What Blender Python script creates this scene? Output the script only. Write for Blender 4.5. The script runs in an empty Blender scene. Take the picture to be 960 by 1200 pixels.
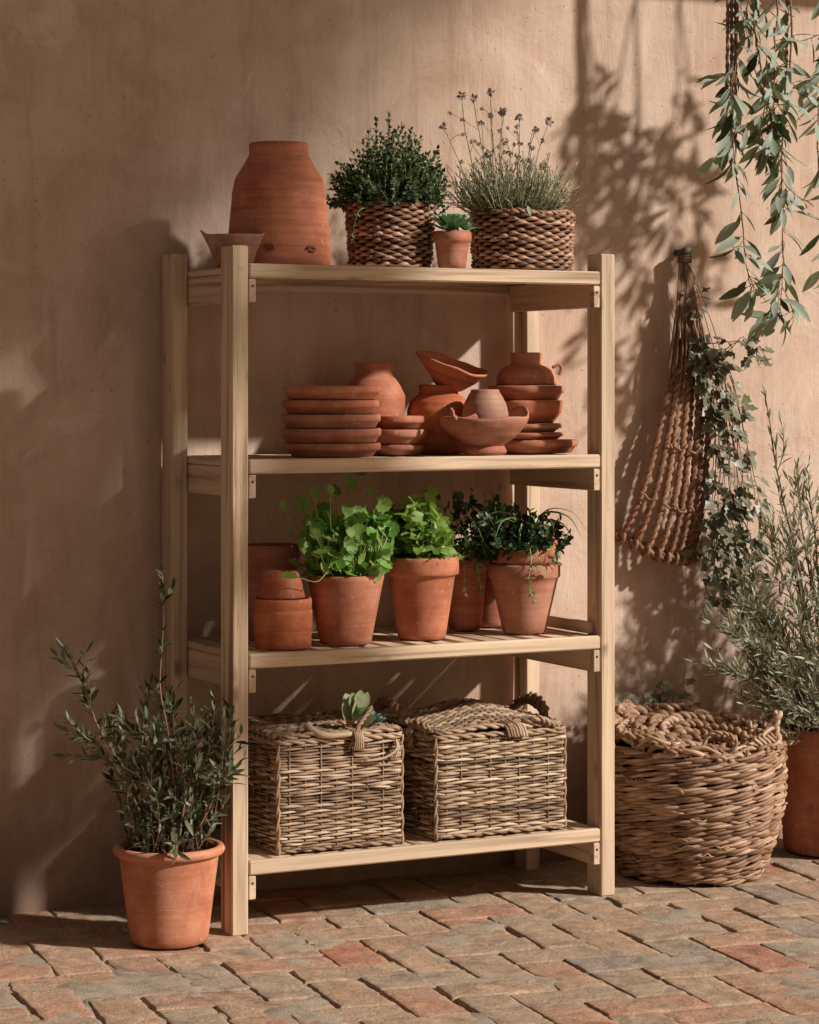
import bpy, math, random
import numpy as np
from mathutils import Vector, Euler, noise as mnoise

R = random.Random(7)
G = np.random.default_rng(11)
scene = bpy.context.scene
COL = scene.collection
PI = math.pi
rad = math.radians

# ------------------------------------------------------------------ helpers
def tag(o, label=None, cat=None, group=None, kind=None):
    if label: o['label'] = label
    if cat: o['category'] = cat
    if group: o['group'] = group
    if kind: o['kind'] = kind
    return o

def thing(name, label, cat, loc=(0, 0, 0), rotz=0.0, group=None, rot=None):
    o = bpy.data.objects.new(name, None)
    o.empty_display_size = 0.05
    COL.objects.link(o)
    o.location = loc
    o.rotation_euler = rot if rot else (0, 0, rotz)
    return tag(o, label, cat, group)

class MB:
    """collects triangles / quads with a tint value per vertex, builds ONE mesh object"""
    def __init__(self):
        self.V = []; self.C = []; self.F = []; self.n = 0
    def add(self, v, faces, c=0.5):
        v = np.asarray(v, dtype=np.float32).reshape(-1, 3)
        cc = np.empty(len(v), dtype=np.float32); cc[:] = c
        self.V.append(v); self.C.append(cc)
        for f in (faces if isinstance(faces, (list, tuple)) else [faces]):
            f = np.asarray(f, dtype=np.int32)
            if len(f): self.F.append(f + self.n)
        self.n += len(v)
        return self
    def build(self, name, mat, parent=None, smooth=True, angle=None):
        V = np.concatenate(self.V); C = np.concatenate(self.C)
        me = bpy.data.meshes.new(name)
        me.vertices.add(len(V)); me.vertices.foreach_set('co', V.ravel())
        loops = np.concatenate([f.ravel() for f in self.F])
        tot = np.concatenate([np.full(len(f), f.shape[1], dtype=np.int32) for f in self.F])
        start = np.concatenate([[0], np.cumsum(tot)[:-1]]).astype(np.int32)
        me.loops.add(len(loops)); me.loops.foreach_set('vertex_index', loops.astype(np.int32))
        me.polygons.add(len(tot)); me.polygons.foreach_set('loop_start', start)
        me.polygons.foreach_set('loop_total', tot)
        me.polygons.foreach_set('use_smooth', np.full(len(tot), smooth))
        a = me.attributes.new('tint', 'FLOAT', 'POINT'); a.data.foreach_set('value', C)
        me.update(calc_edges=True); me.validate()
        if angle is not None:
            me.set_sharp_from_angle(angle=angle)
        me.materials.append(mat)
        o = bpy.data.objects.new(name, me)
        COL.objects.link(o)
        if parent: o.parent = parent
        return o

def frames(P):
    T = np.gradient(P, axis=0)
    T /= np.linalg.norm(T, axis=1, keepdims=True) + 1e-12
    ref = np.array([0, 0, 1.0]) if abs(T[0, 2]) < 0.9 else np.array([1.0, 0, 0])
    n = np.cross(T[0], ref); n /= np.linalg.norm(n)
    N = np.empty_like(P)
    for i in range(len(P)):
        n = n - T[i] * n.dot(T[i]); n /= np.linalg.norm(n) + 1e-12
        N[i] = n
    return T, N, np.cross(T, N)

_fc = {}
def tube_faces(n, s, closed):
    k = (n, s, closed)
    if k not in _fc:
        m = n if closed else n - 1
        i = np.arange(m)[:, None]; j = np.arange(s)[None, :]
        i2 = (i + 1) % n; j2 = (j + 1) % s
        _fc[k] = np.stack([i * s + j, i * s + j2, i2 * s + j2, i2 * s + j], -1).reshape(-1, 4)
    return _fc[k]

def tube(mb, P, r, s=5, c=0.5, closed=False, flat=1.0):
    P = np.asarray(P, dtype=float); n = len(P)
    r = np.broadcast_to(np.asarray(r, dtype=float), (n,))
    T, N, B = frames(P)
    if closed:
        T = np.roll(P, -1, 0) - np.roll(P, 1, 0); T /= np.linalg.norm(T, axis=1, keepdims=True)
        B = np.tile([0, 0, 1.0], (n, 1)); N = np.cross(B, T); N /= np.linalg.norm(N, axis=1, keepdims=True) + 1e-9
        B = np.cross(T, N)
    a = np.arange(s) * 2 * PI / s
    v = P[:, None] + r[:, None, None] * (np.cos(a)[None, :, None] * N[:, None] + flat * np.sin(a)[None, :, None] * B[:, None])
    f = [tube_faces(n, s, closed)]
    v = v.reshape(-1, 3)
    if not closed:
        v = np.vstack([v, P[0], P[-1]])
        k = np.arange(s); k2 = (k + 1) % s
        f.append(np.stack([np.full(s, n * s), k2, k], -1))
        f.append(np.stack([np.full(s, n * s + 1), (n - 1) * s + k, (n - 1) * s + k2], -1))
    cc = c
    if np.ndim(c): cc = np.concatenate([np.repeat(c, s), [c[0], c[-1]]]) if not closed else np.repeat(c, s)
    mb.add(v, f, cc)

def smooth_path(pts, n):
    """Catmull-Rom through pts"""
    p = np.asarray(pts, dtype=float)
    p = np.vstack([2 * p[0] - p[1], p, 2 * p[-1] - p[-2]])
    m = len(p) - 3
    t = np.linspace(0, m - 1e-6, n); i = t.astype(int); u = (t - i)[:, None]
    a, b, c, d = p[i], p[i + 1], p[i + 2], p[i + 3]
    return 0.5 * (2 * b + (c - a) * u + (2 * a - 5 * b + 4 * c - d) * u ** 2 + (3 * b - a - 3 * c + d) * u ** 3)

def rope(mb, P, r, pitch=0.05, strands=2, s=6, c=0.5, closed=False, ph=0.0, jit=0.15):
    """twisted rope: each strand a helix round the path"""
    P = np.asarray(P, dtype=float)
    seg = np.linalg.norm(np.diff(P, axis=0), axis=1); L = np.concatenate([[0], np.cumsum(seg)])
    n = max(6, int(L[-1] / pitch * 8))
    t = np.linspace(0, L[-1], n)
    Q = np.stack([np.interp(t, L, P[:, k]) for k in range(3)], -1)
    T, N, B = frames(Q)
    k = 0.52 if strands == 2 else 0.58
    for q in range(strands):
        a = 2 * PI * t / pitch + 2 * PI * q / strands + ph
        rr = r * (1 + jit * np.sin(t * 37 + q * 2 + ph * 5))
        S = Q + (k * r * np.cos(a))[:, None] * N + (k * r * np.sin(a))[:, None] * B
        tube(mb, S, rr * (0.62 if strands == 2 else 0.56), s, c + R.uniform(-.12, .12), closed=False)

def box(mb, x0, x1, y0, y1, z0, z1, bev=0.003, c=0.5):
    """box with chamfered edges"""
    b = min(bev, (x1 - x0) / 3, (y1 - y0) / 3, (z1 - z0) / 3)
    v = []
    for sx in (0, 1):
        for sy in (0, 1):
            for sz in (0, 1):
                X = (x0, x1)[sx]; Y = (y0, y1)[sy]; Z = (z0, z1)[sz]
                dx = b if sx == 0 else -b; dy = b if sy == 0 else -b; dz = b if sz == 0 else -b
                v += [(X, Y + dy, Z + dz), (X + dx, Y, Z + dz), (X + dx, Y + dy, Z)]
    I = lambda sx, sy, sz, k: ((sx * 2 + sy) * 2 + sz) * 3 + k
    q = []
    for s in (0, 1):
        f = [I(s, 0, 0, 0), I(s, 1, 0, 0), I(s, 1, 1, 0), I(s, 0, 1, 0)]; q.append(f if s else f[::-1])
        f = [I(0, s, 0, 1), I(0, s, 1, 1), I(1, s, 1, 1), I(1, s, 0, 1)]; q.append(f if s else f[::-1])
        f = [I(0, 0, s, 2), I(1, 0, s, 2), I(1, 1, s, 2), I(0, 1, s, 2)]; q.append(f if s else f[::-1])
    def edge(a, b2, ka, kb, flip):
        f = [I(*a, ka), I(*b2, ka), I(*b2, kb), I(*a, kb)]
        q.append(f[::-1] if flip else f)
    for p in (0, 1):
        for r2 in (0, 1):
            edge((0, p, r2), (1, p, r2), 1, 2, (p == r2))
            edge((p, 0, r2), (p, 1, r2), 0, 2, (p != r2))
            edge((p, r2, 0), (p, r2, 1), 0, 1, (p == r2))
    t = []
    for sx in (0, 1):
        for sy in (0, 1):
            for sz in (0, 1):
                f = [I(sx, sy, sz, 0), I(sx, sy, sz, 1), I(sx, sy, sz, 2)]
                t.append(f if (sx + sy + sz) % 2 else f[::-1])
    mb.add(v, [np.array(q), np.array(t)], c)

def lathe(mb, prof, seg=64, wob=0.0, warp=None, c=0.5, seed=0):
    """closed profile list of (r, z) outer then inner; points with r = 0 close the ends"""
    prof = np.asarray(prof, dtype=float); n = len(prof)
    a = np.arange(seg) * 2 * PI / seg
    rr = prof[:, 0][:, None] * np.ones(seg)[None]
    if wob:
        w = 1 + wob * (np.sin(2 * a + seed) + 0.5 * np.sin(3 * a + seed * 2.3))
        rr = rr * w[None]
    z = prof[:, 1][:, None] + (wob * 0.03 * np.sin(2 * a + seed * 3)[None] * (prof[:, 1] > 0.01)[:, None])
    v = np.stack([rr * np.cos(a), rr * np.sin(a), z], -1)
    if warp: v = warp(v, a)
    i = np.arange(n - 1)[:, None]; j = np.arange(seg)[None]; j2 = (j + 1) % seg
    f = np.stack([i * seg + j, i * seg + j2, (i + 1) * seg + j2, (i + 1) * seg + j], -1).reshape(-1, 4)
    mb.add(v.reshape(-1, 3), f, c)

def fine(prof, step=0.008):
    """resample a profile but keep its corners"""
    out = [prof[0]]
    for a, b in zip(prof[:-1], prof[1:]):
        d = math.hypot(b[0] - a[0], b[1] - a[1]); k = max(1, int(d / step))
        for i in range(1, k + 1):
            out.append((a[0] + (b[0] - a[0]) * i / k, a[1] + (b[1] - a[1]) * i / k))
    return out

def unit(v):
    v = np.asarray(v, dtype=float)
    return v / (np.linalg.norm(v, axis=-1, keepdims=True) + 1e-9)

# ------------------------------------------------------------------ leaf shapes
def blade(widths, fold=0.25, ts=None):
    n = len(widths); ts = np.linspace(0, 1, n) if ts is None else np.asarray(ts)
    v = []
    for t, w in zip(ts, widths):
        v += [(t, -w / 2, fold * w / 2), (t, 0, 0), (t, w / 2, fold * w / 2)]
    f = []
    for i in range(n - 1):
        a = i * 3
        f += [(a, a + 1, a + 4, a + 3), (a + 1, a + 2, a + 5, a + 4)]
    return np.array(v), np.array(f)
LANCE = blade([.06, .62, 1, .9, .55, .04], .3, [0, .18, .42, .62, .83, 1])
OVATE = blade([.08, .8, 1, .72, .05], .3, [0, .2, .45, .75, 1])
BROAD = blade([.2, .9, 1, .85, .4, .05], .28, [0, .2, .45, .7, .9, 1])
TINY = blade([.15, 1, .1], .35, [0, .5, 1])
LINEAR = blade([.3, 1, .85, .05], .3, [0, .3, .7, 1])
FAT = blade([.5, .95, 1, .6, .08], .45, [0, .35, .65, .88, 1])
def fan(pts, cx, dish=0.1, wav=0.0):
    v = [(cx, 0, 0)]; n = len(pts)
    for i, (x, y) in enumerate(pts):
        d = math.hypot(x - cx, y)
        v.append((x, y, dish * d + wav * math.sin(i * 2.4)))
    return np.array(v), np.array([(0, i + 1, (i + 1) % n + 1) for i in range(n)])
_rp = []
for i in range(20):
    a = i * 2 * PI / 20 - PI
    rr = .5 * (1 + .07 * math.cos(5 * a * 2)) * (0.72 if i == 0 else 1)
    _rp.append((.5 + rr * math.cos(a), rr * math.sin(a)))
ROUND = fan(_rp, .45, .35, .025)
IVY = fan([(0, 0), (-.1, .22), (.02, .48), (.27, .3), (.5, .44), (.68, .2), (1, 0), (.68, -.2), (.5, -.44), (.27, -.3), (.02, -.48), (-.1, -.22)], .3, .16, .03)

def leaves(mb, shape, pos, dr, up, L, W, curl=0.1, c=0.5):
    """many leaves at once; pos/dr/up (n,3), L, W, curl, c scalars or (n,)"""
    tv, tf = shape
    pos = np.asarray(pos, dtype=float); n = len(pos)
    if n == 0: return
    x = unit(dr); up = np.asarray(up, dtype=float)
    y = unit(np.cross(up, x)); z = np.cross(x, y)
    L = np.broadcast_to(L, (n,))[:, None]; W = np.broadcast_to(W, (n,))[:, None]
    cu = np.broadcast_to(curl, (n,))[:, None]
    X = tv[None, :, 0] * L; Y = tv[None, :, 1] * W
    Z = tv[None, :, 2] * W - cu * (tv[None, :, 0] ** 2) * L
    v = pos[:, None] + X[..., None] * x[:, None] + Y[..., None] * y[:, None] + Z[..., None] * z[:, None]
    m = len(tv)
    f = (tf[None] + (np.arange(n) * m)[:, None, None]).reshape(-1, tf.shape[1])
    cc = np.repeat(np.broadcast_to(c, (n,)), m)
    mb.add(v.reshape(-1, 3), f, cc)

def stem_curve(p0, p1, bow=0.1, n=10, wig=0.01, sag=0.0):
    p0 = np.asarray(p0, dtype=float); p1 = np.asarray(p1, dtype=float)
    d = p1 - p0; L = np.linalg.norm(d)
    s = unit(np.cross(d, G.normal(size=3))) * L * bow * G.uniform(-1, 1)
    t = np.linspace(0, 1, n)[:, None]
    P = p0 + d * t + s * (4 * t * (1 - t)) + np.array([0, 0, -sag]) * (t ** 2)
    w = np.cumsum(G.normal(size=(n, 3)) * wig, axis=0); w -= w[0]
    return P + w * t

def along(P, u):
    i = np.clip((np.asarray(u) * (len(P) - 1)), 0, len(P) - 1.001); k = i.astype(int); fr = (i - k)[:, None]
    pos = P[k] * (1 - fr) + P[k + 1] * fr
    return pos, unit(P[k + 1] - P[k])

def leafy(mbl, P, shape, n, L, W, u0=0.15, ang=50, curl=0.15, spread=0.3, c=(.2, .8), taper=0.3, opposite=True, upb=0.3):
    """leaves up a stem"""
    if n < 1: return
    u = np.linspace(u0, 1.0, n) + G.uniform(-.02, .02, n); u = np.clip(u, 0, 1)
    pos, T = along(P, u)
    ref = unit(np.cross(T, np.array([.31, .77, .21])))
    B = np.cross(T, ref)
    phi = np.arange(n) * (PI if opposite else 2.4) + (np.arange(n) // 2) * (PI / 2 if opposite else 0) + G.uniform(0, 6.28) + G.normal(size=n) * .3
    side = np.cos(phi)[:, None] * ref + np.sin(phi)[:, None] * B
    a = np.radians(ang + G.normal(size=n) * 14) * (1 - .6 * (u ** 4))
    dr = np.cos(a)[:, None] * T + np.sin(a)[:, None] * side + G.normal(size=(n, 3)) * spread * .35
    dr[:, 2] += upb * .2
    upv = unit(T * 1.0 - side * .3 + np.array([0, 0, .4]) + G.normal(size=(n, 3)) * spread)
    sz = (1 - taper * u) * G.uniform(.65, 1.15, n)
    leaves(mbl, shape, pos, dr, upv, L * sz, W * sz, curl + G.normal(size=n) * .12, G.uniform(c[0], c[1], n))

# ------------------------------------------------------------------ materials
def new_mat(name):
    m = bpy.data.materials.new(name); m.use_nodes = True
    nt = m.node_tree; nt.nodes.clear()
    out = nt.nodes.new('ShaderNodeOutputMaterial')
    b = nt.nodes.new('ShaderNodeBsdfPrincipled')
    nt.links.new(b.outputs[0], out.inputs[0])
    return m, nt, b, out
class N:
    def __init__(s, nt): s.nt = nt; s.l = nt.links.new
    def n(s, t, **k):
        x = s.nt.nodes.new('ShaderNode' + t)
        for a, v in k.items(): setattr(x, a, v)
        return x
    def coord(s, scale=(1, 1, 1), rand=True):
        tc = s.n('TexCoord'); mp = s.n('Mapping'); mp.inputs['Scale'].default_value = scale
        s.l(tc.outputs['Object'], mp.inputs[0])
        if rand:
            oi = s.n('ObjectInfo'); mu = s.n('VectorMath', operation='SCALE')
            mu.inputs[0].default_value = (13.1, 7.7, 5.3); s.l(oi.outputs['Random'], mu.inputs['Scale'])
            s.l(mu.outputs[0], mp.inputs['Location'])
        return mp.outputs[0]
    def noise(s, v, scale, detail=4, rough=.55, dist=0.0):
        x = s.n('TexNoise'); x.inputs['Scale'].default_value = scale; x.inputs['Detail'].default_value = detail
        x.inputs['Roughness'].default_value = rough; x.inputs['Distortion'].default_value = dist
        s.l(v, x.inputs['Vector']); return x.outputs[0]
    def ramp(s, f, stops):
        x = s.n('ValToRGB'); e = x.color_ramp.elements
        while len(e) < len(stops): e.new(.5)
        for i, (p, c) in enumerate(stops):
            e[i].position = p; e[i].color = (*c, 1) if not np.isscalar(c) else (c, c, c, 1)
        s.l(f, x.inputs[0]); return x.outputs[0]
    def mix(s, f, a, b, mode='MIX'):
        x = s.n('Mix', data_type='RGBA', blend_type=mode)
        for sock, v in ((x.inputs[0], f), (x.inputs[6], a), (x.inputs[7], b)):
            if isinstance(v, bpy.types.NodeSocket): s.l(v, sock)
            elif np.isscalar(v): sock.default_value = v
            else: sock.default_value = (*v, 1)
        return x.outputs[2]
    def math(s, op, a, b=0.0):
        x = s.n('Math', operation=op)
        for sock, v in ((x.inputs[0], a), (x.inputs[1], b)):
            if isinstance(v, bpy.types.NodeSocket): s.l(v, sock)
            else: sock.default_value = v
        return x.outputs[0]
    def bump(s, h, strength=.3, dist=.01, normal=None):
        x = s.n('Bump'); x.inputs['Strength'].default_value = strength; x.inputs['Distance'].default_value = dist
        s.l(h, x.inputs['Height'])
        if normal is not None: s.l(normal, x.inputs['Normal'])
        return x.outputs[0]
    def tint(s):
        x = s.n('Attribute', attribute_name='tint'); return x.outputs['Fac']

def terracotta(name, base, dark, light, bloom=.2, bands=.5, rough=.82):
    m, nt, b, out = new_mat(name); k = N(nt)
    v = k.coord(); n1 = k.noise(v, 9, 5, .6); n2 = k.noise(k.coord((3, 3, 55)), 1.6, 4, .6); n3 = k.noise(v, 160, 3, .6)
    col = k.ramp(n1, [(.34, dark), (.5, base), (.66, light)])
    bd = k.ramp(n2, [(.3, .62), (.52, 1.0), (.7, 1.12)])
    col = k.mix(bands, col, bd, 'MULTIPLY')
    n4 = k.noise(v, 7, 7, .7, .6)
    mask = k.math('MULTIPLY', k.ramp(n4, [(.52, 0.0), (.66, 1.0)]), bloom)
    n5 = k.noise(k.coord((14, 14, 5)), 1.3, 6, .7, .8)
    col = k.mix(k.math('MULTIPLY', k.ramp(n5, [(.56, 0.0), (.70, 1.0)]), .45), col, tuple(q * .62 for q in dark))
    col = k.mix(mask, col, (.58, .40, .30))
    sp = k.ramp(n3, [(.28, .72), (.42, 1.0)])
    col = k.mix(.5, col, sp, 'MULTIPLY')
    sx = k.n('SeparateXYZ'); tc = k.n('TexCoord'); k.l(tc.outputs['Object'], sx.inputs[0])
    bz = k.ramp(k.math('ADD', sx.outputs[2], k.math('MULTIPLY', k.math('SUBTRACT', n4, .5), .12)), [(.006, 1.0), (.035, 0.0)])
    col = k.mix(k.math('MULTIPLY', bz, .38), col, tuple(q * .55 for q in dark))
    spots = k.ramp(k.noise(v, 48, 3, .6), [(.66, 0.0), (.72, 1.0)])
    col = k.mix(k.math('MULTIPLY', spots, .5), col, (.66, .5, .4))
    oi = k.n('ObjectInfo'); hs = k.n('HueSaturation')
    k.l(k.math('ADD', k.math('MULTIPLY', oi.outputs['Random'], .30), .76), hs.inputs['Value'])
    k.l(k.math('ADD', k.math('MULTIPLY', oi.outputs['Random'], .14), .9), hs.inputs['Saturation'])
    k.l(col, hs.inputs['Color']); k.l(hs.outputs[0], b.inputs['Base Color'])
    b.inputs['Roughness'].default_value = rough - .12; b.inputs['Specular IOR Level'].default_value = .35
    bm = k.bump(n3, .22, .002, k.bump(n2, .35, .003))
    k.l(bm, b.inputs['Normal']); return m

def wood(name, axis, a=(.66, .49, .33), d=(.30, .18, .10), g=(.50, .37, .255)):
    m, nt, b, out = new_mat(name); k = N(nt)
    st = [40, 40, 40]; st[axis] = 1.2
    lo = [9, 9, 9]; lo[axis] = .9
    v = k.coord(tuple(st)); n1 = k.noise(v, 1.0, 5, .6, .6); n2 = k.noise(k.coord(tuple(lo)), 1, 3, .5, .5); n3 = k.noise(v, 6, 3, .6)
    col = k.ramp(n1, [(.36, d), (.50, a), (.68, tuple(min(1, x * 1.14) for x in a))])
    col = k.mix(k.ramp(n2, [(.35, 0.0), (.62, .8)]), col, g)
    kn = [14, 14, 14]; kn[axis] = 6.5
    vo = k.n('TexVoronoi'); vo.inputs['Scale'].default_value = 1.0; k.l(k.coord(tuple(kn)), vo.inputs['Vector'])
    vn = k.noise(k.coord(tuple(kn)), .8, 1)
    knot = k.math('MULTIPLY', k.ramp(vo.outputs['Distance'], [(.05, 1.0), (.22, 0.0)]), k.ramp(vn, [(.42, 0.0), (.46, 1.0)]))
    col = k.mix(k.math('MULTIPLY', knot, .75), col, (.20, .11, .06))
    col = k.mix(k.math('MULTIPLY', k.ramp(n3, [(.32, 1.0), (.42, 0.0)]), .35), col, (.26, .17, .10))
    t = k.tint(); col = k.mix(.55, col, k.ramp(t, [(0.0, .74), (1.0, 1.16)]), 'MULTIPLY')
    k.l(col, b.inputs['Base Color']); b.inputs['Roughness'].default_value = .7; b.inputs['Specular IOR Level'].default_value = .3
    k.l(k.bump(n3, .2, .002, k.bump(n1, .4, .002)), b.inputs['Normal']); return m

def leafmat(name, dark, mid, light, trans=.25, rough=.5, spec=.4, back=None):
    m, nt, b, out = new_mat(name); k = N(nt)
    t = k.tint(); v = k.coord(rand=False)
    col = k.ramp(t, [(0.05, dark), (.5, mid), (.93, light), (.965, light), (.985, tuple(min(1, q * f_ + a_) for q, f_, a_ in zip(light, (1.25, .85, .55), (.06, .02, 0))))])
    col = k.mix(.35, col, k.ramp(k.noise(v, 70, 3), [(.3, .6), (.7, 1.25)]), 'MULTIPLY')
    if back:
        ge = k.n('NewGeometry'); col = k.mix(k.math('MULTIPLY', ge.outputs['Backfacing'], .75), col, back)
    k.l(col, b.inputs['Base Color']); b.inputs['Roughness'].default_value = rough; b.inputs['Specular IOR Level'].default_value = spec
    tr = k.n('BsdfTranslucent'); k.l(k.mix(.5, col, (1.35, 1.4, .55), 'MULTIPLY'), tr.inputs['Color'])
    mx = k.n('MixShader'); mx.inputs[0].default_value = trans
    k.l(b.outputs[0], mx.inputs[1]); k.l(tr.outputs[0], mx.inputs[2]); k.l(mx.outputs[0], out.inputs[0])
    return m

def fibre(name, dark, mid, light, rough=.6, spec=.35, fscale=240):
    m, nt, b, out = new_mat(name); k = N(nt)
    v = k.coord(); t = k.tint(); n1 = k.noise(v, 28, 4, .6); n2 = k.noise(v, fscale, 3, .6)
    f = k.math('ADD', k.math('MULTIPLY', t, .65), k.math('MULTIPLY', n1, .38))
    col = k.ramp(f, [(.2, dark), (.5, mid), (.82, light)])
    col = k.mix(.5, col, k.ramp(n2, [(.3, .6), (.65, 1.15)]), 'MULTIPLY')
    k.l(col, b.inputs['Base Color']); b.inputs['Roughness'].default_value = rough; b.inputs['Specular IOR Level'].default_value = spec
    k.l(k.bump(n2, .35, .002), b.inputs['Normal']); return m

def plain(name, a, d, scale=60, rough=.9, bump=.5, dist=.004):
    m, nt, b, out = new_mat(name); k = N(nt)
    v = k.coord(); n1 = k.noise(v, scale, 5, .65)
    k.l(k.ramp(n1, [(.3, d), (.7, a)]), b.inputs['Base Color']); b.inputs['Roughness'].default_value = rough
    b.inputs['Specular IOR Level'].default_value = .2
    k.l(k.bump(n1, bump, dist), b.inputs['Normal']); return m

M = {}
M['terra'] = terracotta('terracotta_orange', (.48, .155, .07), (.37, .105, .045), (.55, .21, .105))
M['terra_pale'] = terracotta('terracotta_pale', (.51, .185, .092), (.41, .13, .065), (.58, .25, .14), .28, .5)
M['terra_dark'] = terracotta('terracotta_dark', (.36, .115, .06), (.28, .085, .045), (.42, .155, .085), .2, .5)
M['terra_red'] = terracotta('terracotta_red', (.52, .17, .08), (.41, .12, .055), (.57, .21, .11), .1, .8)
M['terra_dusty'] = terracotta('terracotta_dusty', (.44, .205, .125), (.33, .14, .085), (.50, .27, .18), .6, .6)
for ax, nm in enumerate('xyz'): M['wood_' + nm] = wood('pine_grain_' + nm, ax)
M['soil'] = plain('potting_soil', (.075, .045, .028), (.02, .012, .008), 90, .95, 1.0, .02)
M['wicker'] = fibre('willow_wicker', (.075, .038, .02), (.32, .20, .115), (.66, .50, .345))
M['wicker_round'] = fibre('willow_round', (.11, .048, .025), (.31, .175, .10), (.55, .37, .245))
M['wicker_gap_shade'] = plain('wicker_gap_shade', (.028, .015, .009), (.012, .007, .004), 50)  # near-black, paints the shade in the gaps between rods
M['hyacinth'] = fibre('hyacinth_plait', (.09, .036, .02), (.29, .145, .08), (.56, .35, .225), .5, .4, 200)
M['rope'] = fibre('brown_rope', (.08, .035, .02), (.23, .115, .065), (.43, .25, .155), .75, .2, 300)
M['raffia'] = fibre('raffia', (.08, .04, .022), (.21, .12, .07), (.40, .26, .165), .7, .2, 300)
M['twig'] = fibre('bark_twig', (.10, .05, .03), (.23, .125, .075), (.36, .22, .14), .7, .2)
M['greenstem'] = fibre('green_stem', (.12, .17, .05), (.25, .32, .10), (.40, .45, .18), .5, .3)
M['drystem'] = fibre('dry_stem', (.16, .13, .07), (.30, .26, .14), (.44, .40, .24), .7, .2)
M['olive_leaf'] = leafmat('olive_dark_leaf', (.018, .032, .012), (.05, .076, .028), (.15, .185, .075), .18, .42, .38, (.17, .19, .11))
M['thyme_leaf'] = leafmat('thyme_leaf', (.015, .03, .014), (.05, .085, .035), (.14, .19, .075), .2, .5)
M['lav_leaf'] = leafmat('lavender_leaf', (.12, .15, .09), (.23, .26, .165), (.38, .41, .29), .15, .7, .2)
M['lav_flower'] = leafmat('lavender_flower', (.22, .15, .16), (.36, .27, .28), (.52, .43, .42), .15, .7, .1)
M['cress_leaf'] = leafmat('cress_leaf', (.08, .19, .03), (.20, .38, .07), (.38, .56, .17), .40, .45, .35)
M['mint_leaf'] = leafmat('mint_leaf', (.11, .21, .035), (.25, .40, .075), (.45, .57, .20), .40, .5, .35)
M['dark_leaf'] = leafmat('dark_herb_leaf', (.014, .03, .014), (.034, .07, .028), (.10, .16, .06), .18, .45, .35)
M['blade_leaf'] = leafmat('blade_leaf', (.06, .12, .03), (.13, .22, .06), (.28, .38, .14), .25, .4, .4)
M['succulent'] = leafmat('succulent_leaf', (.10, .22, .10), (.24, .42, .22), (.44, .60, .38), .12, .45, .4)
M['succulent_pale'] = leafmat('succulent_pale_leaf', (.17, .23, .10), (.34, .41, .22), (.55, .58, .36), .12, .5, .3)
M['succulent_blue'] = leafmat('succulent_blue_leaf', (.10, .19, .16), (.22, .32, .28), (.42, .5, .44), .1, .5, .3)
M['succulent_rust'] = leafmat('succulent_rust_leaf', (.3, .07, .03), (.42, .13, .06), (.5, .25, .12), .1, .5, .3)
M['ivy_leaf'] = leafmat('ivy_leaf', (.022, .024, .012), (.07, .072, .038), (.22, .205, .125), .14, .42, .4, (.2, .2, .13))
M['vine_leaf'] = leafmat('vine_leaf', (.03, .05, .022), (.085, .12, .05), (.22, .27, .14), .24, .5, .28, (.36, .42, .34))
M['bush_leaf'] = leafmat('bush_leaf', (.10, .12, .065), (.23, .255, .16), (.43, .45, .32), .15, .5, .35, (.36, .39, .28))
M['tree_leaf'] = leafmat('tree_leaf', (.03, .055, .02), (.06, .10, .035), (.11, .16, .06), .2, .5)
M['bark'] = plain('bark', (.16, .11, .075), (.07, .045, .03), 14, .95, 1.0, .03)
M['dry_leaf'] = leafmat('fallen_leaf', (.10, .12, .02), (.2, .22, .05), (.32, .31, .09), .2, .5)
M['iron'] = plain('dark_peg', (.10, .095, .065), (.04, .036, .025), 60, .6, .3)

# plaster wall
m, nt, b, out = new_mat('plaster_wall'); k = N(nt)
v = k.coord(rand=False)
n1 = k.noise(v, .9, 6, .62, .5); n2 = k.noise(v, 4.0, 6, .65, .6); n3 = k.noise(k.coord((8, 8, .9), False), 1.5, 6, .68, .5); n4 = k.noise(v, 45, 4, .65)
col = k.ramp(n1, [(.32, (.43, .285, .205)), (.5, (.545, .39, .292)), (.68, (.62, .465, .365))])
col = k.mix(.5, col, k.ramp(n2, [(.30, (.40, .26, .18)), (.5, (.55, .40, .30)), (.70, (.68, .53, .43))]))
col = k.mix(k.math('MULTIPLY', k.ramp(n3, [(.52, 0.0), (.68, 1.0)]), .36), col, (.35, .215, .145))
col = k.mix(k.math('MULTIPLY', k.ramp(n3, [(.32, 1.0), (.45, 0.0)]), .45), col, (.66, .52, .42))
nw = k.noise(v, 2.3, 9, .72, 1.2)
col = k.mix(k.math('MULTIPLY', k.ramp(nw, [(.61, 0.0), (.68, 1.0)]), .5), col, (.68, .57, .49))
scr = k.noise(k.coord((15, 15, 5), False), 2.2, 3, .55, 2.5)
scm = k.ramp(scr, [(.485, 0.0), (.497, 1.0), (.503, 1.0), (.515, 0.0)])
scm = k.math('MULTIPLY', scm, k.ramp(k.noise(v, 3.1, 3), [(.54, 0.0), (.66, 1.0)]))
col = k.mix(k.math('MULTIPLY', scm, .32), col, (.72, .58, .46))
pit = k.ramp(k.noise(v, 75, 2, .5), [(.24, 1.0), (.31, 0.0)])
col = k.mix(k.math('MULTIPLY', pit, .45), col, (.30, .17, .11))
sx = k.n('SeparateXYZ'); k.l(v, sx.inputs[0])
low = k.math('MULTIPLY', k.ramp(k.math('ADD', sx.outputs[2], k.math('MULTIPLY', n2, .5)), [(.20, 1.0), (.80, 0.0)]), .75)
col = k.mix(low, col, (.21, .12, .08))  # base stain, with shade along the wall foot painted in too
k.l(col, b.inputs['Base Color']); b.inputs['Roughness'].default_value = .93; b.inputs['Specular IOR Level'].default_value = .15
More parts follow.
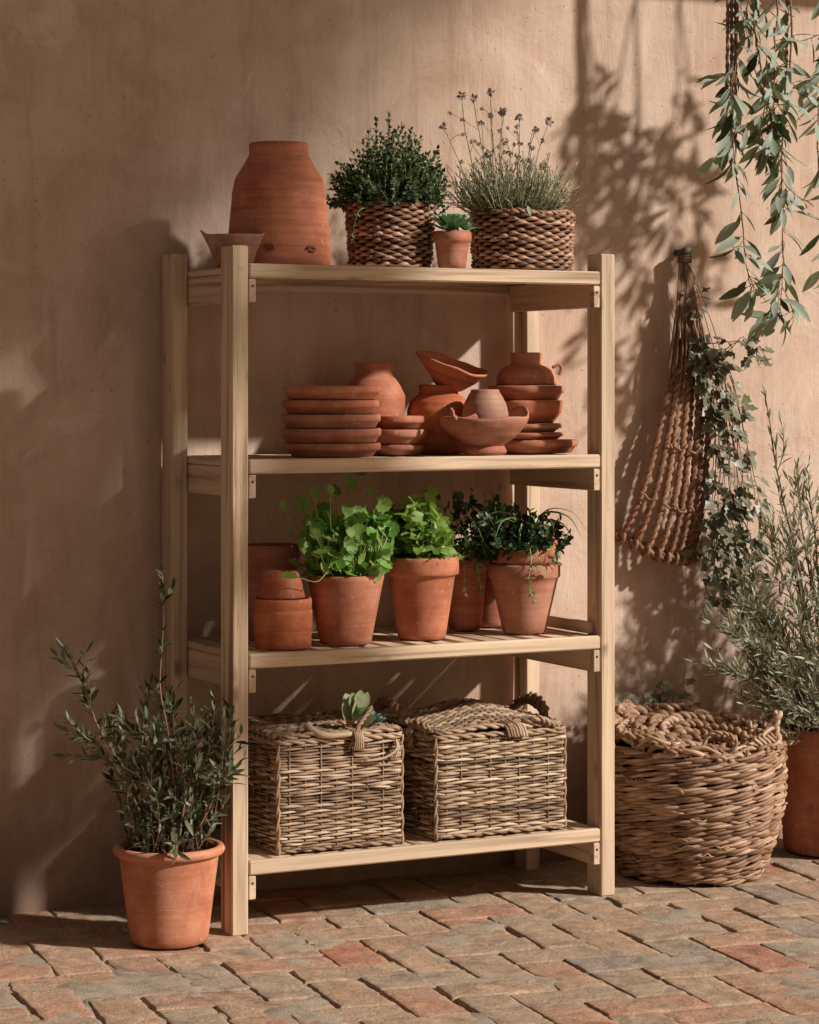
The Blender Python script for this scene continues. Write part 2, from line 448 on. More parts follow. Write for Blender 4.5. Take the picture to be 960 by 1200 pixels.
h = k.math('ADD', k.math('MULTIPLY', n2, .9), k.math('ADD', k.math('MULTIPLY', n3, .5), k.math('MULTIPLY', n4, .16)))
h = k.math('SUBTRACT', h, k.math('MULTIPLY', pit, .15))
k.l(k.bump(h, .55, .016), b.inputs['Normal']); M['wall'] = m

# brick
m, nt, b, out = new_mat('old_brick'); k = N(nt)
v = k.coord(rand=False); t = k.tint()
col = k.ramp(t, [(0.0, (.33, .28, .225)), (.22, (.41, .315, .225)), (.45, (.46, .325, .22)), (.68, (.47, .285, .185)), (.88, (.47, .21, .13)), (1.0, (.40, .255, .175))])
n1 = k.noise(v, 13, 7, .68, .8); n2 = k.noise(v, 6.5, 6, .68, .6); n3 = k.noise(v, 120, 4, .75); n5 = k.noise(v, 30, 6, .72, .5)
col = k.mix(.85, col, k.ramp(n1, [(.32, .55), (.5, 1.0), (.68, 1.45)]), 'MULTIPLY')
col = k.mix(k.math('MULTIPLY', k.ramp(n2, [(.46, 0.0), (.60, 1.0)]), .5), col, (.45, .345, .245))
col = k.mix(k.math('MULTIPLY', k.ramp(n5, [(.55, 0.0), (.66, 1.0)]), .45), col, (.24, .19, .14))
col = k.mix(k.math('MULTIPLY', k.ramp(n5, [(.32, 1.0), (.43, 0.0)]), .5), col, (.53, .36, .26))
col = k.mix(.75, col, k.ramp(n3, [(.32, .55), (.62, 1.25)]), 'MULTIPLY'); col = k.mix(1.0, col, (.93, .88, .85), 'MULTIPLY')
k.l(col, b.inputs['Base Color']); b.inputs['Roughness'].default_value = .92; b.inputs['Specular IOR Level'].default_value = .2
k.l(k.bump(n3, .6, .004, k.bump(n5, .6, .006, k.bump(n1, .6, .012))), b.inputs['Normal']); M['brick'] = m
# joint sand / earth
m, nt, b, out = new_mat('joint_sand'); k = N(nt)
v = k.coord(rand=False); n1 = k.noise(v, 12, 6, .65); n2 = k.noise(v, 220, 3, .7)
col = k.mix(.6, k.ramp(n1, [(.3, (.20, .145, .095)), (.5, (.42, .33, .235)), (.72, (.50, .41, .30))]), k.ramp(n2, [(.3, .5), (.65, 1.2)]), 'MULTIPLY')
col = k.mix(k.math('MULTIPLY', k.ramp(k.noise(v, 5, 5, .7), [(.55, 0.0), (.7, 1.0)]), .5), col, (.13, .14, .05))
k.l(col, b.inputs['Base Color']); b.inputs['Roughness'].default_value = .97
k.l(k.bump(n2, .8, .006), b.inputs['Normal']); M['sand'] = m

# ------------------------------------------------------------------ world, sun, camera
SUN = Vector((1.0, -1.0, .85))          # towards the sun
w = bpy.data.worlds.new('World'); scene.world = w; w.use_nodes = True
wn = w.node_tree; bg = wn.nodes['Background']
sky = wn.nodes.new('ShaderNodeTexSky'); sky.sky_type = 'NISHITA'; sky.sun_disc = False
sky.sun_elevation = math.asin(SUN.normalized().z); sky.sun_rotation = math.atan2(SUN.x, SUN.y)
sky.air_density = 1.0; sky.dust_density = 4.0; sky.ozone_density = .3
hz = wn.nodes.new('ShaderNodeMix'); hz.data_type = 'RGBA'; hz.blend_type = 'MULTIPLY'; hz.inputs[0].default_value = 1.0   # warm haze
hz.inputs[7].default_value = (1.0, .84, .70, 1); wn.links.new(sky.outputs[0], hz.inputs[6])
wn.links.new(hz.outputs[2], bg.inputs[0]); bg.inputs[1].default_value = .038
sl = bpy.data.lights.new('sun', 'SUN'); sl.energy = 5.05; sl.angle = rad(2.5); sl.color = (1.0, .96, .91)
so = bpy.data.objects.new('sun', sl); COL.objects.link(so); so.rotation_euler = (-SUN).to_track_quat('-Z', 'Y').to_euler()
so.location = (4, -5, 5)
cd = bpy.data.cameras.new('camera'); cam = bpy.data.objects.new('camera', cd); COL.objects.link(cam); scene.camera = cam
cam.location = (-2.487, -5.871, 1.40); cam.rotation_euler = (PI / 2, 0, -rad(27))
cd.sensor_fit = 'VERTICAL'; cd.sensor_height = 36; cd.lens = 36 * 2943 / 1200; cd.shift_y = -.125; cd.clip_end = 400
scene.view_settings.view_transform = 'Standard'; scene.view_settings.look = 'None'; scene.view_settings.exposure = 0
scene.cycles.use_denoising = True

# ------------------------------------------------------------------ setting
WY = .515
def fbm(x, y, z=0.0, s=1.0): return mnoise.fractal(Vector((x * s, y * s, z)), 1.0, 2.0, 4)
# wall: a slab whose face is gently uneven
mb = MB(); x0, x1, zt = -4.0, 6.0, 3.3; nx, nz = 200, 68
xs = np.linspace(x0, x1, nx); zs = np.linspace(-.05, zt, nz)
X, Z = np.meshgrid(xs, zs)
Y = np.array([[WY + .009 * fbm(x, z, 3, .9) + .003 * fbm(x, z, 9, 4.5) for x in xs] for z in zs])
v = np.stack([X, Y, Z], -1).reshape(-1, 3)
i = np.arange(nz - 1)[:, None]; j = np.arange(nx - 1)[None]
mb.add(v, np.stack([i * nx + j, i * nx + j + 1, (i + 1) * nx + j + 1, (i + 1) * nx + j], -1).reshape(-1, 4))
box(mb, x0, x1, WY + .03, WY + .35, -.05, zt, .01)
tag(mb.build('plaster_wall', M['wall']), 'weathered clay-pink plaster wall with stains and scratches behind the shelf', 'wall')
# ground to the horizon and joint bed
mb = MB(); g = 90.0
mb.add([(-g, -g, -.045), (g, -g, -.045), (g, g, -.045), (-g, g, -.045)], np.array([[0, 1, 2, 3]]))
tag(mb.build('ground', M['sand']), kind='structure')
mb = MB(); bx0, bx1, by0, by1 = -3.2, 4.4, -2.6, WY; nx, ny = 420, 180
xs = np.linspace(bx0, bx1, nx); ys = np.linspace(by0, by1, ny); X, Y = np.meshgrid(xs, ys)
Z = np.array([[-.0048 + .009 * fbm(x, y, 5, 4.5) + .004 * fbm(x, y, 8, 18) for x in xs] for y in ys])
i = np.arange(ny - 1)[:, None]; j = np.arange(nx - 1)[None]
mb.add(np.stack([X, Y, Z], -1).reshape(-1, 3), np.stack([i * nx + j, i * nx + j + 1, (i + 1) * nx + j + 1, (i + 1) * nx + j], -1).reshape(-1, 4))
tag(mb.build('joint_bed', M['sand']), kind='structure')
# herringbone bricks
def brick(mb, x, y, lx, ly, ca, sa, tint, dz, tilt):
    n1, n2 = (19, 11) if lx > ly else (11, 19)
    hl = (lambda m, l: np.concatenate([[-1, -1 + .005 / l * 2], np.linspace(-1 + .022 / l * 2, 1 - .022 / l * 2, m - 4), [1 - .005 / l * 2, 1]]))
    u = hl(n1, lx); w_ = hl(n2, ly)
    jit = [(R.uniform(-.007, .007), R.uniform(-.006, .006)) for _ in range(4)]
    top = []
    for b_ in w_:
        for a in u:
            ea = 1 - abs(a); eb = 1 - abs(b_)
            px = a * lx / 2; py = b_ * ly / 2
            kx = sum(jit[q][0] * (1 + (1, -1, 1, -1)[q] * a) * (1 + (1, 1, -1, -1)[q] * b_) / 4 for q in range(4))
            ky = sum(jit[q][1] * (1 + (1, -1, 1, -1)[q] * a) * (1 + (1, 1, -1, -1)[q] * b_) / 4 for q in range(4))
            edge = (ea < 1e-6) + (eb < 1e-6)
            wx = .0035 * mnoise.noise(Vector((x * 9 + px * 30, y * 9 + py * 30, 1))) + .003 * mnoise.noise(Vector((x + px * 95, y + py * 95, 3)))
            wy = .0035 * mnoise.noise(Vector((x * 9 + px * 30, y * 9 + py * 30, 7))) + .003 * mnoise.noise(Vector((x + px * 95, y + py * 95, 5)))
            z = dz + tilt[0] * px + tilt[1] * py + .0022 * mnoise.noise(Vector((x * 5 + px * 22, y * 5 + py * 22, 2)))
            z -= (.0019 if edge == 1 else .0042 if edge == 2 else 0) * R.uniform(.5, 1.4)
            top.append((px + kx + wx, py + ky + wy, z))
    top = np.array(top)
    # second ring slightly inside so edges are round, not knife sharp
    idx = np.arange(n1 * n2).reshape(n2, n1)
    f = np.stack([idx[:-1, :-1], idx[:-1, 1:], idx[1:, 1:], idx[1:, :-1]], -1).reshape(-1, 4)
    ring = np.concatenate([idx[0, :], idx[1:, -1], idx[-1, -2::-1], idx[-2:0:-1, 0]])
    bot = top[ring].copy(); bot[:, 2] = -.05
    v = np.vstack([top, bot]); m_ = len(ring); o = n1 * n2
    kk = np.arange(m_); k2 = (kk + 1) % m_
    sf = np.stack([ring[kk], o + kk, o + k2, ring[k2]], -1)
    vv = v.copy(); vv[:, 0] = x + ca * v[:, 0] + sa * v[:, 1]; vv[:, 1] = y - sa * v[:, 0] + ca * v[:, 1]; vv[:, 2] = v[:, 2]
    mb.add(vv, [f, sf], tint)
mb = MB(); W = .132; ang = rad(7); ca, sa = math.cos(ang), math.sin(ang)
for a in range(-60, 60):
    for b_ in range(-30, 30):
        bxo = a + 2 * b_; byo = -a + 2 * b_
        for (cx, cy, lx, ly) in ((bxo + 1, byo + .5, 2, 1), (bxo + 2.5, byo + 1, 1, 2)):
            X_ = cx * W; Y_ = cy * W
            x = ca * X_ + sa * Y_ + .03; y = -sa * X_ + ca * Y_
            if not (bx0 + .1 < x < bx1 - .1 and by0 + .1 < y < WY + .02): continue
            t = R.choice([.0, .08, .15, .2, .25, .3, .3, .38, .42, .45, .5, .55, .6, .66, .72, .88, 1.0]) + R.uniform(-.05, .05)
            brick(mb, x, y, lx * W - R.uniform(.003, .009), ly * W - R.uniform(.0, .004), ca, sa, min(1, max(0, t)),
                  R.uniform(-.003, .002), (R.uniform(-.026, .010), R.uniform(-.010, .010)))
tag(mb.build('brick_floor', M['brick']), kind='structure')

# ------------------------------------------------------------------ the shelf unit
SZ = [.186, .712, 1.207, 1.706]; SW, PD, PB = 1.136, .075, .485
sh = thing('wooden_shelf', 'pale pine shelf unit with four slatted tiers standing against the plaster wall', 'shelf unit')
for xa in (0, SW - .045):
    for ya in (0, PB - PD):
        mb = MB(); box(mb, xa, xa + .045, ya, ya + PD, 0, 1.752 + R.uniform(-.004, .004), .003, R.uniform(.45, .75))
        mb.build('post', M['wood_z'], sh, False)
for si, z in enumerate(SZ):
    mb = MB(); n = 15; pitch = (SW - .092) / n; gp = (.013, .020, .010, .003)[si]
    for q in range(n):
        xa = .046 + q * pitch
        box(mb, xa + (0 if q == 0 else gp / 2), xa + pitch - (0 if q == n - 1 else gp / 2) + R.uniform(-.001, .001), .0225, PB - .012, z - .02, z - R.uniform(.0, .003), .002, R.uniform(.6, 1.0))
    s_ = mb.build('shelf', M['wood_y'], sh, False)
    mb = MB(); box(mb, .047, SW - .047, -.001, .021, z - .036, z + .001, .004, R.uniform(.55, .75)); mb.build('front_rail', M['wood_x'], s_, False)
    mb = MB(); box(mb, .047, SW - .047, PB - .010, PB - .002, z - .05, z - .001, .003, .5); mb.build('back_rail', M['wood_x'], s_, False)
    for xa in (.047, SW - .047 - .02):
        mb = MB(); box(mb, xa, xa + .02, .024, PB - .014, z - .098, z - .0215, .002, R.uniform(.3, .6)); mb.build('cleat', M['wood_y'], sh, False)
        mb = MB(); box(mb, xa, xa + .02, .002, .022, z - .098, z - .0385, .002, R.uniform(.4, .7)); ce = mb.build('cleat_end', M['wood_y'], sh, False)
        mb = MB(); tube(mb, [(xa + .011, .004, z - .056), (xa + .011, .0004, z - .056)], .0032, 10, .5); mb.build('nail', M['iron'], ce)
mb = MB(); box(mb, SW - .047 - .018, SW - .047, .034, PB - .014, SZ[1] + .004, SZ[1] + .036, .002, .35); mb.build('side_rail', M['wood_y'], sh, False)

# ------------------------------------------------------------------ terracotta
def pot_profile(rt_, rb, h, rim=.022, rimh=.03, wall=.008, inside=.03, foot=.0):
    """flower pot with a collar rim, open, with inner wall"""
    p = [(0, .004), (rb - .012, .004), (rb - .006, 0), (rb, .004)]
    if rimh > 0:
        p += [(rt_ - rim * .35 - .002, h - rimh - .003), (rt_ - .002, h - rimh), (rt_, h - rimh + .004), (rt_, h - .005)]
    else:
        p += [(rt_ - .001, h - .006)]
    p += [(rt_ - .003, h), (rt_ - wall + .001, h), (rt_ - wall - .001, h - .005), (rt_ - wall - .003 - inside * .1, h - inside), (0, h - inside)]
    return fine(p, .012)
def soil_disc(r, z, mat='soil', parent=None):
    mb = MB(); n, s = 8, 36
    v = [(0, 0, z + .004)]; f4 = []; f3 = []
    for i in range(1, n + 1):
        for j in range(s):
            a = j * 2 * PI / s; rr = r * i / n
            v.append((rr * math.cos(a), rr * math.sin(a), z + .006 * mnoise.noise(Vector((rr * 40 * math.cos(a), rr * 40 * math.sin(a), r * 50))) + .006 * (1 - (i / n) ** 2)))
    for j in range(s): f3.append((0, 1 + j, 1 + (j + 1) % s))
    for i in range(n - 1):
        for j in range(s): f4.append((1 + i * s + j, 1 + (i + 1) * s + j, 1 + (i + 1) * s + (j + 1) % s, 1 + i * s + (j + 1) % s))
    mb.add(v, [np.array(f4), np.array(f3)]); return mb.build('soil', M[mat], parent)
def vessel(name, label, cat, loc, prof, mat, group=None, warp=None, wob=.006, seg=72, rot=None, seed=None):
    mb = MB(); lathe(mb, prof, seg, wob, warp, seed=R.uniform(0, 6) if seed is None else seed)
    o = mb.build(name, M[mat]); o.location = loc
    o.rotation_euler = rot if rot else (0, 0, R.uniform(0, 6.28)); 
    return tag(o, label, cat, group)
# the tall forcing pot
Z3 = SZ[3] + .0015; Z2 = SZ[2] + .0015; Z1 = SZ[1] + .0015; Z0 = SZ[0] + .0015
prof = [(0, .30), (.07, .30), (.138, .006), (.139, 0), (.1395, .006), (.136, .07), (.130, .135), (.124, .20), (.117, .235), (.107, .252), (.094, .272), (.086, .287), (.081, .296), (.0795, .303), (.080, .322), (.079, .328), (.0755, .330), (.072, .329), (.070, .32), (0, .318)]
hv = thing('forcing_pot', 'tall bell-shaped terracotta forcing pot with ridged sides on the top tier', 'pot', (.226, .215, Z3))
mb = MB(); lathe(mb, fine(prof, .006), 96, .004); mb.build('body', M['terra_red'], hv)
for (az, zz) in ((-2.17, .045), (-1.35, .040)):
    mb = MB(); r_ = .1385; P = [(r_ * math.cos(az + d), r_ * math.sin(az + d), zz + e) for d, e in ((-.11, .004), (-.05, .011), (.05, .011), (.11, .005), (.06, -.001), (-.05, -.001))]
    tube(mb, P, .0045, 6, .5); mb.build('lug', M['terra_dark'], hv)
# the dusty flared dish beside it
def spout(v, a):
    k_ = np.clip(v[..., 2] / .08, 0, 1) ** 2
    e = np.exp(-((np.angle(np.exp(1j * (a - 0.0)))) / .35) ** 2) + .8 * np.exp(-((np.angle(np.exp(1j * (a - PI)))) / .3) ** 2)
    v[..., 2] += k_ * .016 * e[None]; s = 1 + k_ * .22 * e[None]
    v[..., 0] *= s; v[..., 1] *= s; return v
vessel('lipped_bowl', 'small dusty clay bowl with two pulled lips beside the tall forcing pot', 'bowl', (.085, .175, Z3),
       fine([(0, .004), (.045, .003), (.050, 0), (.054, .004), (.066, .04), (.078, .074), (.080, .080), (.077, .081), (.073, .076), (.060, .03), (.05, .012), (0, .011)], .008), 'terra_dusty', warp=spout, rot=(0, 0, rad(-27)))

def saucer_profile(r, h, bv=.82):
    return fine([(0, .003), (r * bv - .01, .003), (r * bv - .003, 0), (r * bv, .003), (r * (.45 * bv + .545), h * .42), (r * .985, h * .50), (r, h * .58), (r, h - .004), (r - .003, h), (r - .010, h), (r - .013, h - .004), (r * bv - .004, .011), (0, .010)], .008)
z = Z2
SA = 'stacked clay saucers at the left of the second tier'
nm = ['lowest of the five stacked clay saucers, resting on the second tier slats', 'second clay saucer up in the five-high saucer stack', 'middle clay saucer of the five-high saucer stack', 'fourth clay saucer up in the five-high stack, just under the top one', 'topmost open clay saucer of the five-high stack on the second tier']
for q, (r, h) in enumerate([(.129, .036), (.134, .038), (.133, .037), (.127, .037), (.128, .036)]):
    vessel('saucer', nm[q], 'saucer', (.345 + R.uniform(-.004, .004), .145 + R.uniform(-.004, .004), z), saucer_profile(r, h, .90 if q else .84), 'terra_pale', SA, wob=.003)
    z += h + .0004
# jar behind
vessel('shouldered_jar', 'round-shouldered terracotta jar behind the five-high saucer stack', 'jar', (.565, .335, Z2),
       fine([(0, .004), (.05, .003), (.056, 0), (.06, .005), (.075, .06), (.084, .12), (.0865, .15), (.0865, .158), (.0835, .166), (.074, .185), (.062, .203), (.053, .214), (.0505, .222), (.051, .238), (.054, .245), (.053, .249), (.048, .249), (.045, .243), (.044, .21), (0, .2)], .006), 'terra')
# dark dishes
z = Z2; DK = 'dark clay dishes stacked beside the saucers'
for q, (r, h, tx) in enumerate([(.072, .028, 'lowest of three dark brown-red dishes in shade behind the saucer stack'), (.080, .040, 'middle and widest of the three dark dishes beside the saucer stack'), (.070, .036, 'top dark chipped dish of the three beside the saucer stack')]):
    vessel('dark_dish', tx, 'dish', (.578 + R.uniform(-.003, .003), .215, z), saucer_profile(r, h, .8), 'terra_dark', DK, wob=.006)
    z += h + .0008
# left urn with tilted broken bowl on its mouth
URN = (.748, .30, Z2)
vessel('squat_urn', 'squat wide-shouldered clay urn carrying the tilted shard bowl', 'urn', URN,
       fine([(0, .004), (.066, .003), (.072, 0), (.078, .006), (.082, .03), (.078, .045), (.080, .06), (.088, .09), (.087, .12), (.078, .145), (.064, .158), (.055, .163), (.053, .172), (.056, .186), (.053, .190), (.047, .189), (.045, .18), (0, .16)], .006), 'terra')
def shard(v, a):
    k_ = np.clip((v[..., 2] - .02) / .07, 0, 1)
    e = np.exp(-((np.angle(np.exp(1j * (a - PI)))) / .5) ** 2)
    v[..., 0] *= 1 + k_ * .30 * e[None]; v[..., 2] += k_ * (.004 * np.sin(3 * a + 1) + .002 * np.sin(7 * a))[None]
    return v
vessel('tilted_bowl', 'broken pointed bowl tipped sideways on top of the squat urn', 'bowl', (.770, .29, Z2 + .182),
       fine([(0, .004), (.03, .002), (.036, 0), (.042, .004), (.070, .034), (.092, .064), (.095, .070), (.091, .072), (.085, .066), (.06, .034), (.035, .012), (0, .011)], .007), 'terra_red', warp=shard, rot=(rad(11), rad(17), rad(-20)))
# ring foot, wide bowl, little pot, leaf, sherd
BX, BY = .790, .115
vessel('ring_stand', 'low clay ring stand under the wide shallow bowl', 'ring stand', (BX, BY, Z2),
       fine([(.035, .004), (.050, 0), (.060, .003), (.062, .010), (.056, .022), (.050, .026), (.040, .026), (.036, .02), (.035, .004)], .006), 'terra')
def lipbowl(v, a):
    k_ = np.clip((v[..., 2] - .02) / .06, 0, 1)
    e = np.exp(-((np.angle(np.exp(1j * (a - .15)))) / .55) ** 2)
    v[..., 2] += k_ * .030 * e[None]; v[..., 2] += k_ * (.003 * np.sin(4 * a))[None]
    return v
vessel('shallow_bowl', 'wide shallow clay bowl with a raised lip, holding the little round pot', 'bowl', (BX, BY, Z2 + .022),
       fine([(0, .006), (.042, .004), (.050, 0), (.056, .005), (.090, .028), (.116, .056), (.122, .071), (.122, .078), (.118, .080), (.113, .074), (.095, .045), (.05, .017), (0, .014)], .007), 'terra_pale', warp=lipbowl, rot=(0, 0, rad(-10)))
vessel('round_pot', 'little round dusty clay pot sitting in the wide shallow bowl', 'pot', (BX + .022, BY + .034, Z2 + .058),
       fine([(0, .003), (.045, .002), (.052, 0), (.058, .006), (.064, .035), (.064, .055), (.058, .08), (.046, .103), (.040, .112), (.0385, .118), (.036, .119), (.033, .115), (.038, .09), (0, .07)], .006), 'terra_dusty')
mb = MB(); leaves(mb, LANCE, [(0, 0, 0)], [(1, .1, .12)], [(-.2, -.6, 1)], .062, .026, .25, .5)
tag(mb.build('fallen_leaf', M['dry_leaf']), 'yellow-green leaf lying in the wide shallow bowl', 'leaf').location = (BX - .082, BY - .055, Z2 + .093)
mb = MB(); P = smooth_path([(-.02, 0, .03), (-.018, -.004, .012), (0, -.008, 0), (.03, -.006, .002), (.055, 0, .012)], 16)
for q in range(3): tube(mb, P + np.array([0, .005 * q, .003 * q]), [.004 + .002 * math.sin(i_ / 15 * PI) for i_ in range(16)], 6, .5)
tag(mb.build('pot_sherd', M['terra_dark']), 'curved pot sherd on the left rim of the wide shallow bowl', 'sherd').location = (BX - .10, BY - .045, Z2 + .091)
# right stack
RX, RY = 1.006, .235
z = Z2
ST = 'odd bowls and dishes piled at the right of the second tier'
vessel('base_saucer', 'wide orange saucer at the very bottom of the right-hand pile', 'saucer', (RX + .006, RY, z), saucer_profile(.124, .036, .88), 'terra', wob=.003); z += .0368
vessel('chipped_plate', 'lower of two thin chipped plates in the right-hand pile', 'plate', (RX - .02, RY - .012, z), saucer_profile(.102, .020, .85), 'terra_pale', wob=.012); z += .0208
vessel('chipped_plate', 'upper of two thin chipped plates, under the deep bowl', 'plate', (RX - .018, RY - .012, z), saucer_profile(.098, .024, .8), 'terra_dusty', wob=.012); z += .0248
vessel('deep_bowl', 'deep straight-sided clay bowl in the middle of the right-hand pile', 'bowl', (RX - .02, RY, z),
       fine([(0, .004), (.07, .003), (.078, 0), (.082, .005), (.101, .030), (.104, .055), (.1045, .062), (.101, .064), (.096, .06), (.07, .012), (0, .011)], .007), 'terra'); z += .0645
vessel('rim_saucer', 'thick-rimmed saucer between the deep bowl and the topmost jar', 'saucer', (RX - .018, RY, z), saucer_profile(.108, .040, .86), 'terra_red', wob=.004); z += .0405
jr = thing('topmost_jar', 'short-necked clay jar with a tiny handle crowning the right-hand pile', 'jar', (RX - .015, RY, z))
mb = MB(); lathe(mb, fine([(0, .003), (.078, .002), (.084, 0), (.086, .006), (.084, .026), (.076, .042), (.062, .052), (.048, .057), (.0445, .062), (.0455, .088), (.044, .092), (.040, .091), (.038, .085), (0, .06)], .006), 64, .006); mb.build('body', M['terra_pale'], jr)
mb = MB(); tube(mb, smooth_path([(.066, -.03, .05), (.085, -.035, .058), (.092, -.036, .045), (.085, -.034, .03)], 14), .005, 6); mb.build('handle', M['terra_pale'], jr)
vessel('bell_pot', 'upturned tapering pot leaning behind the right-hand pile', 'pot', (RX + .020, RY + .118, Z2),
       fine([(0, .15), (.022, .15), (.055, .004), (.060, 0), (.062, .006), (.055, .05), (.042, .10), (.032, .135), (.030, .140), (.030, .165), (.027, .168), (0, .167)], .006), 'terra_pale')

# pots on the third tier
vessel('tall_pot', 'tall plain clay pot standing in shade at the left back of the third tier', 'pot', (.247, .315, Z1), pot_profile(.079, .058, .255, .01, .035), 'terra_red')
vessel('cylinder_pot', 'short cylindrical clay pot under the upturned pot, third tier', 'pot', (.186, .10, Z1),
       fine([(0, .004), (.064, .003), (.070, 0), (.073, .005), (.074, .045), (.0735, .047), (.076, .052), (.076, .098), (.073, .100), (.0735, .102), (.075, .124), (.073, .130), (.067, .130), (.065, .12), (0, .11)], .007), 'terra', wob=.008)
def notch(v, a):
    e = np.exp(-((np.angle(np.exp(1j * (a - .9)))) / .3) ** 2); k_ = np.clip((v[..., 2] - .045) / .02, 0, 1)
    v[..., 2] -= k_ * .018 * e[None]; return v
vessel('upturned_pot', 'small chipped pot turned upside down on the short cylindrical pot', 'pot', (.181, .10, Z1 + .1308),
       fine([(.050, .004), (.056, 0), (.0615, .001), (.061, .006), (.052, .045), (.047, .066), (.045, .069), (.040, .070), (.012, .069), (.010, .06), (.04, .055), (.050, .004)], .006), 'terra', warp=notch, rot=(0, 0, rad(-80)))

def planted(name, label, cat, loc, rt_, rb, h, mat, rimh=.03, rim=.02, soil=.012, inside=.05, group=None, wob=.004):
    t = thing(name, label, cat, loc, 0, group)
    mb = MB(); lathe(mb, pot_profile(rt_, rb, h, rim, rimh, .008, inside), 80, wob, seed=R.uniform(0, 6)); mb.build('pot', M[mat], t)
    soil_disc(rt_ - .0095, h - soil, parent=t); return t
# 1: pot of round-leaved green herb
t = planted('potted_herb', 'terracotta pot of tall bright green round-leaved herb on the third tier', 'potted herb', (.378, .125, Z1), .103, .068, .184, 'terra', 0.0)
ms, ml = MB(), MB(); h0 = .172
def round_leaf(P, L, c, face=None):
    d = unit(P[-1] - P[-2]); up = unit(np.array([.2, -.9, .6]) + G.normal(size=3) * .5) if face is None else face
    dr = unit(np.cross(up, G.normal(size=3))); dr[2] -= .25
    leaves(ml, ROUND, [P[-1] - dr * L * .35], [dr], [up], L, L * .95, G.uniform(-.1, .15), c)
tips = []
for q in range(215):
    a = G.uniform(0, 2 * PI); rr = math.sqrt(G.uniform(0, 1))
    hh = G.uniform(.02, .21) * (1 - .25 * rr)
    if a > PI * .5 and a < PI * 1.3: hh *= .95
    tips.append((rr * .115 * math.cos(a) + .02 * G.normal() + hh * .05, rr * .105 * math.sin(a) - .01, h0 + hh))
tips += [(-.165, .03, .365), (-.125, .0, .372), (-.09, .0, .395), (-.05, -.02, .40), (-.02, .02, .41), (.03, .02, .425), (.06, .03, .445), (.065, .0, .405), (.10, .0, .375), (.13, .01, .36), (-.125, -.085, .245), (-.07, -.09, .215), (.075, -.06, .37)]
for tp in tips:
    b0 = np.array([tp[0] * .45 + G.normal() * .012, tp[1] * .45 + G.normal() * .012, h0])
    P = stem_curve(b0, tp, .12, 9, .0015); tube(ms, P, np.linspace(.0019, .0011, 9), 5, G.uniform(.3, .9))
    round_leaf(P, G.uniform(.028, .050), G.uniform(.1, .95))
P = smooth_path([(-.05, -.05, h0), (-.09, -.085, .198), (-.13, -.1, .175), (-.19, -.115, .19)], 14); tube(ms, P, .0015, 5, .6)
leaves(ml, ROUND, [P[-1]], [(-1, .1, .1)], [(0, -.6, 1)], .045, .032, .1, .6)
ms.build('stem', M['greenstem'], t); ml.build('foliage', M['cress_leaf'], t)
# 2: collared pot with mint
t = planted('potted_herb', 'collared terracotta pot of yellow-green mint in the middle of the third tier', 'potted herb', (.618, .15, Z1), .100, .064, .222, 'terra', .048, .024)
ms, ml = MB(), MB(); h0 = .21
for q in range(46):
    a = G.uniform(0, 2 * PI); rr = math.sqrt(G.uniform(0, 1)) * .085; hh = G.uniform(.04, .15)
    b0 = np.array([rr * .7 * math.cos(a), rr * .7 * math.sin(a), h0]); tp = b0 + np.array([rr * .35 * math.cos(a) - .015, rr * .35 * math.sin(a) - .01, hh]) + G.normal(size=3) * .012
    P = stem_curve(b0, tp, .15, 9, .001); tube(ms, P, np.linspace(.0018, .001, 9), 5, G.uniform(.3, .8))
    leafy(ml, P, BROAD, int(4 + hh * 75), .040, .036, .1, 68, .3, .6, (.05, .95), .2)
for tp in ((-.10, -.03, .31), (-.09, .02, .34), (-.06, -.02, .36), (.03, .0, .38), (.02, -.03, .355)):
    P = stem_curve((tp[0] * .5, tp[1] * .5, h0), tp, .1, 9, .001); tube(ms, P, .0014, 5, .6); leafy(ml, P, BROAD, 9, .046, .042, .3, 65, .25, .6, (.2, .9), .1)
for q in range(24):
    a = G.uniform(PI, 2 * PI); b0 = np.array([.08 * math.cos(a), .08 * math.sin(a), h0]); P = stem_curve(b0, b0 + np.array([.03 * math.cos(a), .02 * math.sin(a), .01]), .3, 6, .002)
    tube(ms, P, .0007, 4, .6); leafy(ml, P, TINY, 5, .012, .006, .2)
ms.build('stem', M['greenstem'], t); ml.build('foliage', M['mint_leaf'], t)
# 3: small pot behind with trailing sprigs
t = planted('potted_herb', 'small shaded clay pot with thin trailing sprigs behind the two big pots', 'potted herb', (.842, .32, Z1), .068, .045, .20, 'terra_red', .03, .014)
ms, ml = MB(), MB(); h0 = .19
for q in range(26):
    a = G.uniform(PI * .8, 2.1 * PI); b0 = np.array([.04 * math.cos(a), .04 * math.sin(a), h0]); o_ = G.uniform(.05, .11); dn = G.uniform(-.10, .05)
    P = smooth_path([b0, b0 + np.array([o_ * .45 * math.cos(a), o_ * .45 * math.sin(a), .05]), b0 + np.array([o_ * .9 * math.cos(a), o_ * .9 * math.sin(a), dn * .3 + .02]), b0 + np.array([o_ * math.cos(a) + G.normal() * .01, o_ * math.sin(a), dn])], 14)
    tube(ms, P, np.linspace(.0016, .0008, 14), 5, G.uniform(.4, .9)); leafy(ml, P, OVATE, 10, .026, .013, .2, 55, .2, .5, (.2, .95), .3)
for q in range(40):
    a = G.uniform(0, 2 * PI); b0 = np.array([.03 * math.cos(a), .03 * math.sin(a), h0]); P = stem_curve(b0, b0 + np.array([.07 * math.cos(a), .06 * math.sin(a), G.uniform(.06, .2)]), .15, 8, .002)
    tube(ms, P, .0012, 4, .3); leafy(ml, P, OVATE, 8, .030, .018, .2, 60, .2, .5, (0, .3), .2)
ms.build('stem', M['greenstem'], t); ml.build('foliage', M['blade_leaf'], t)
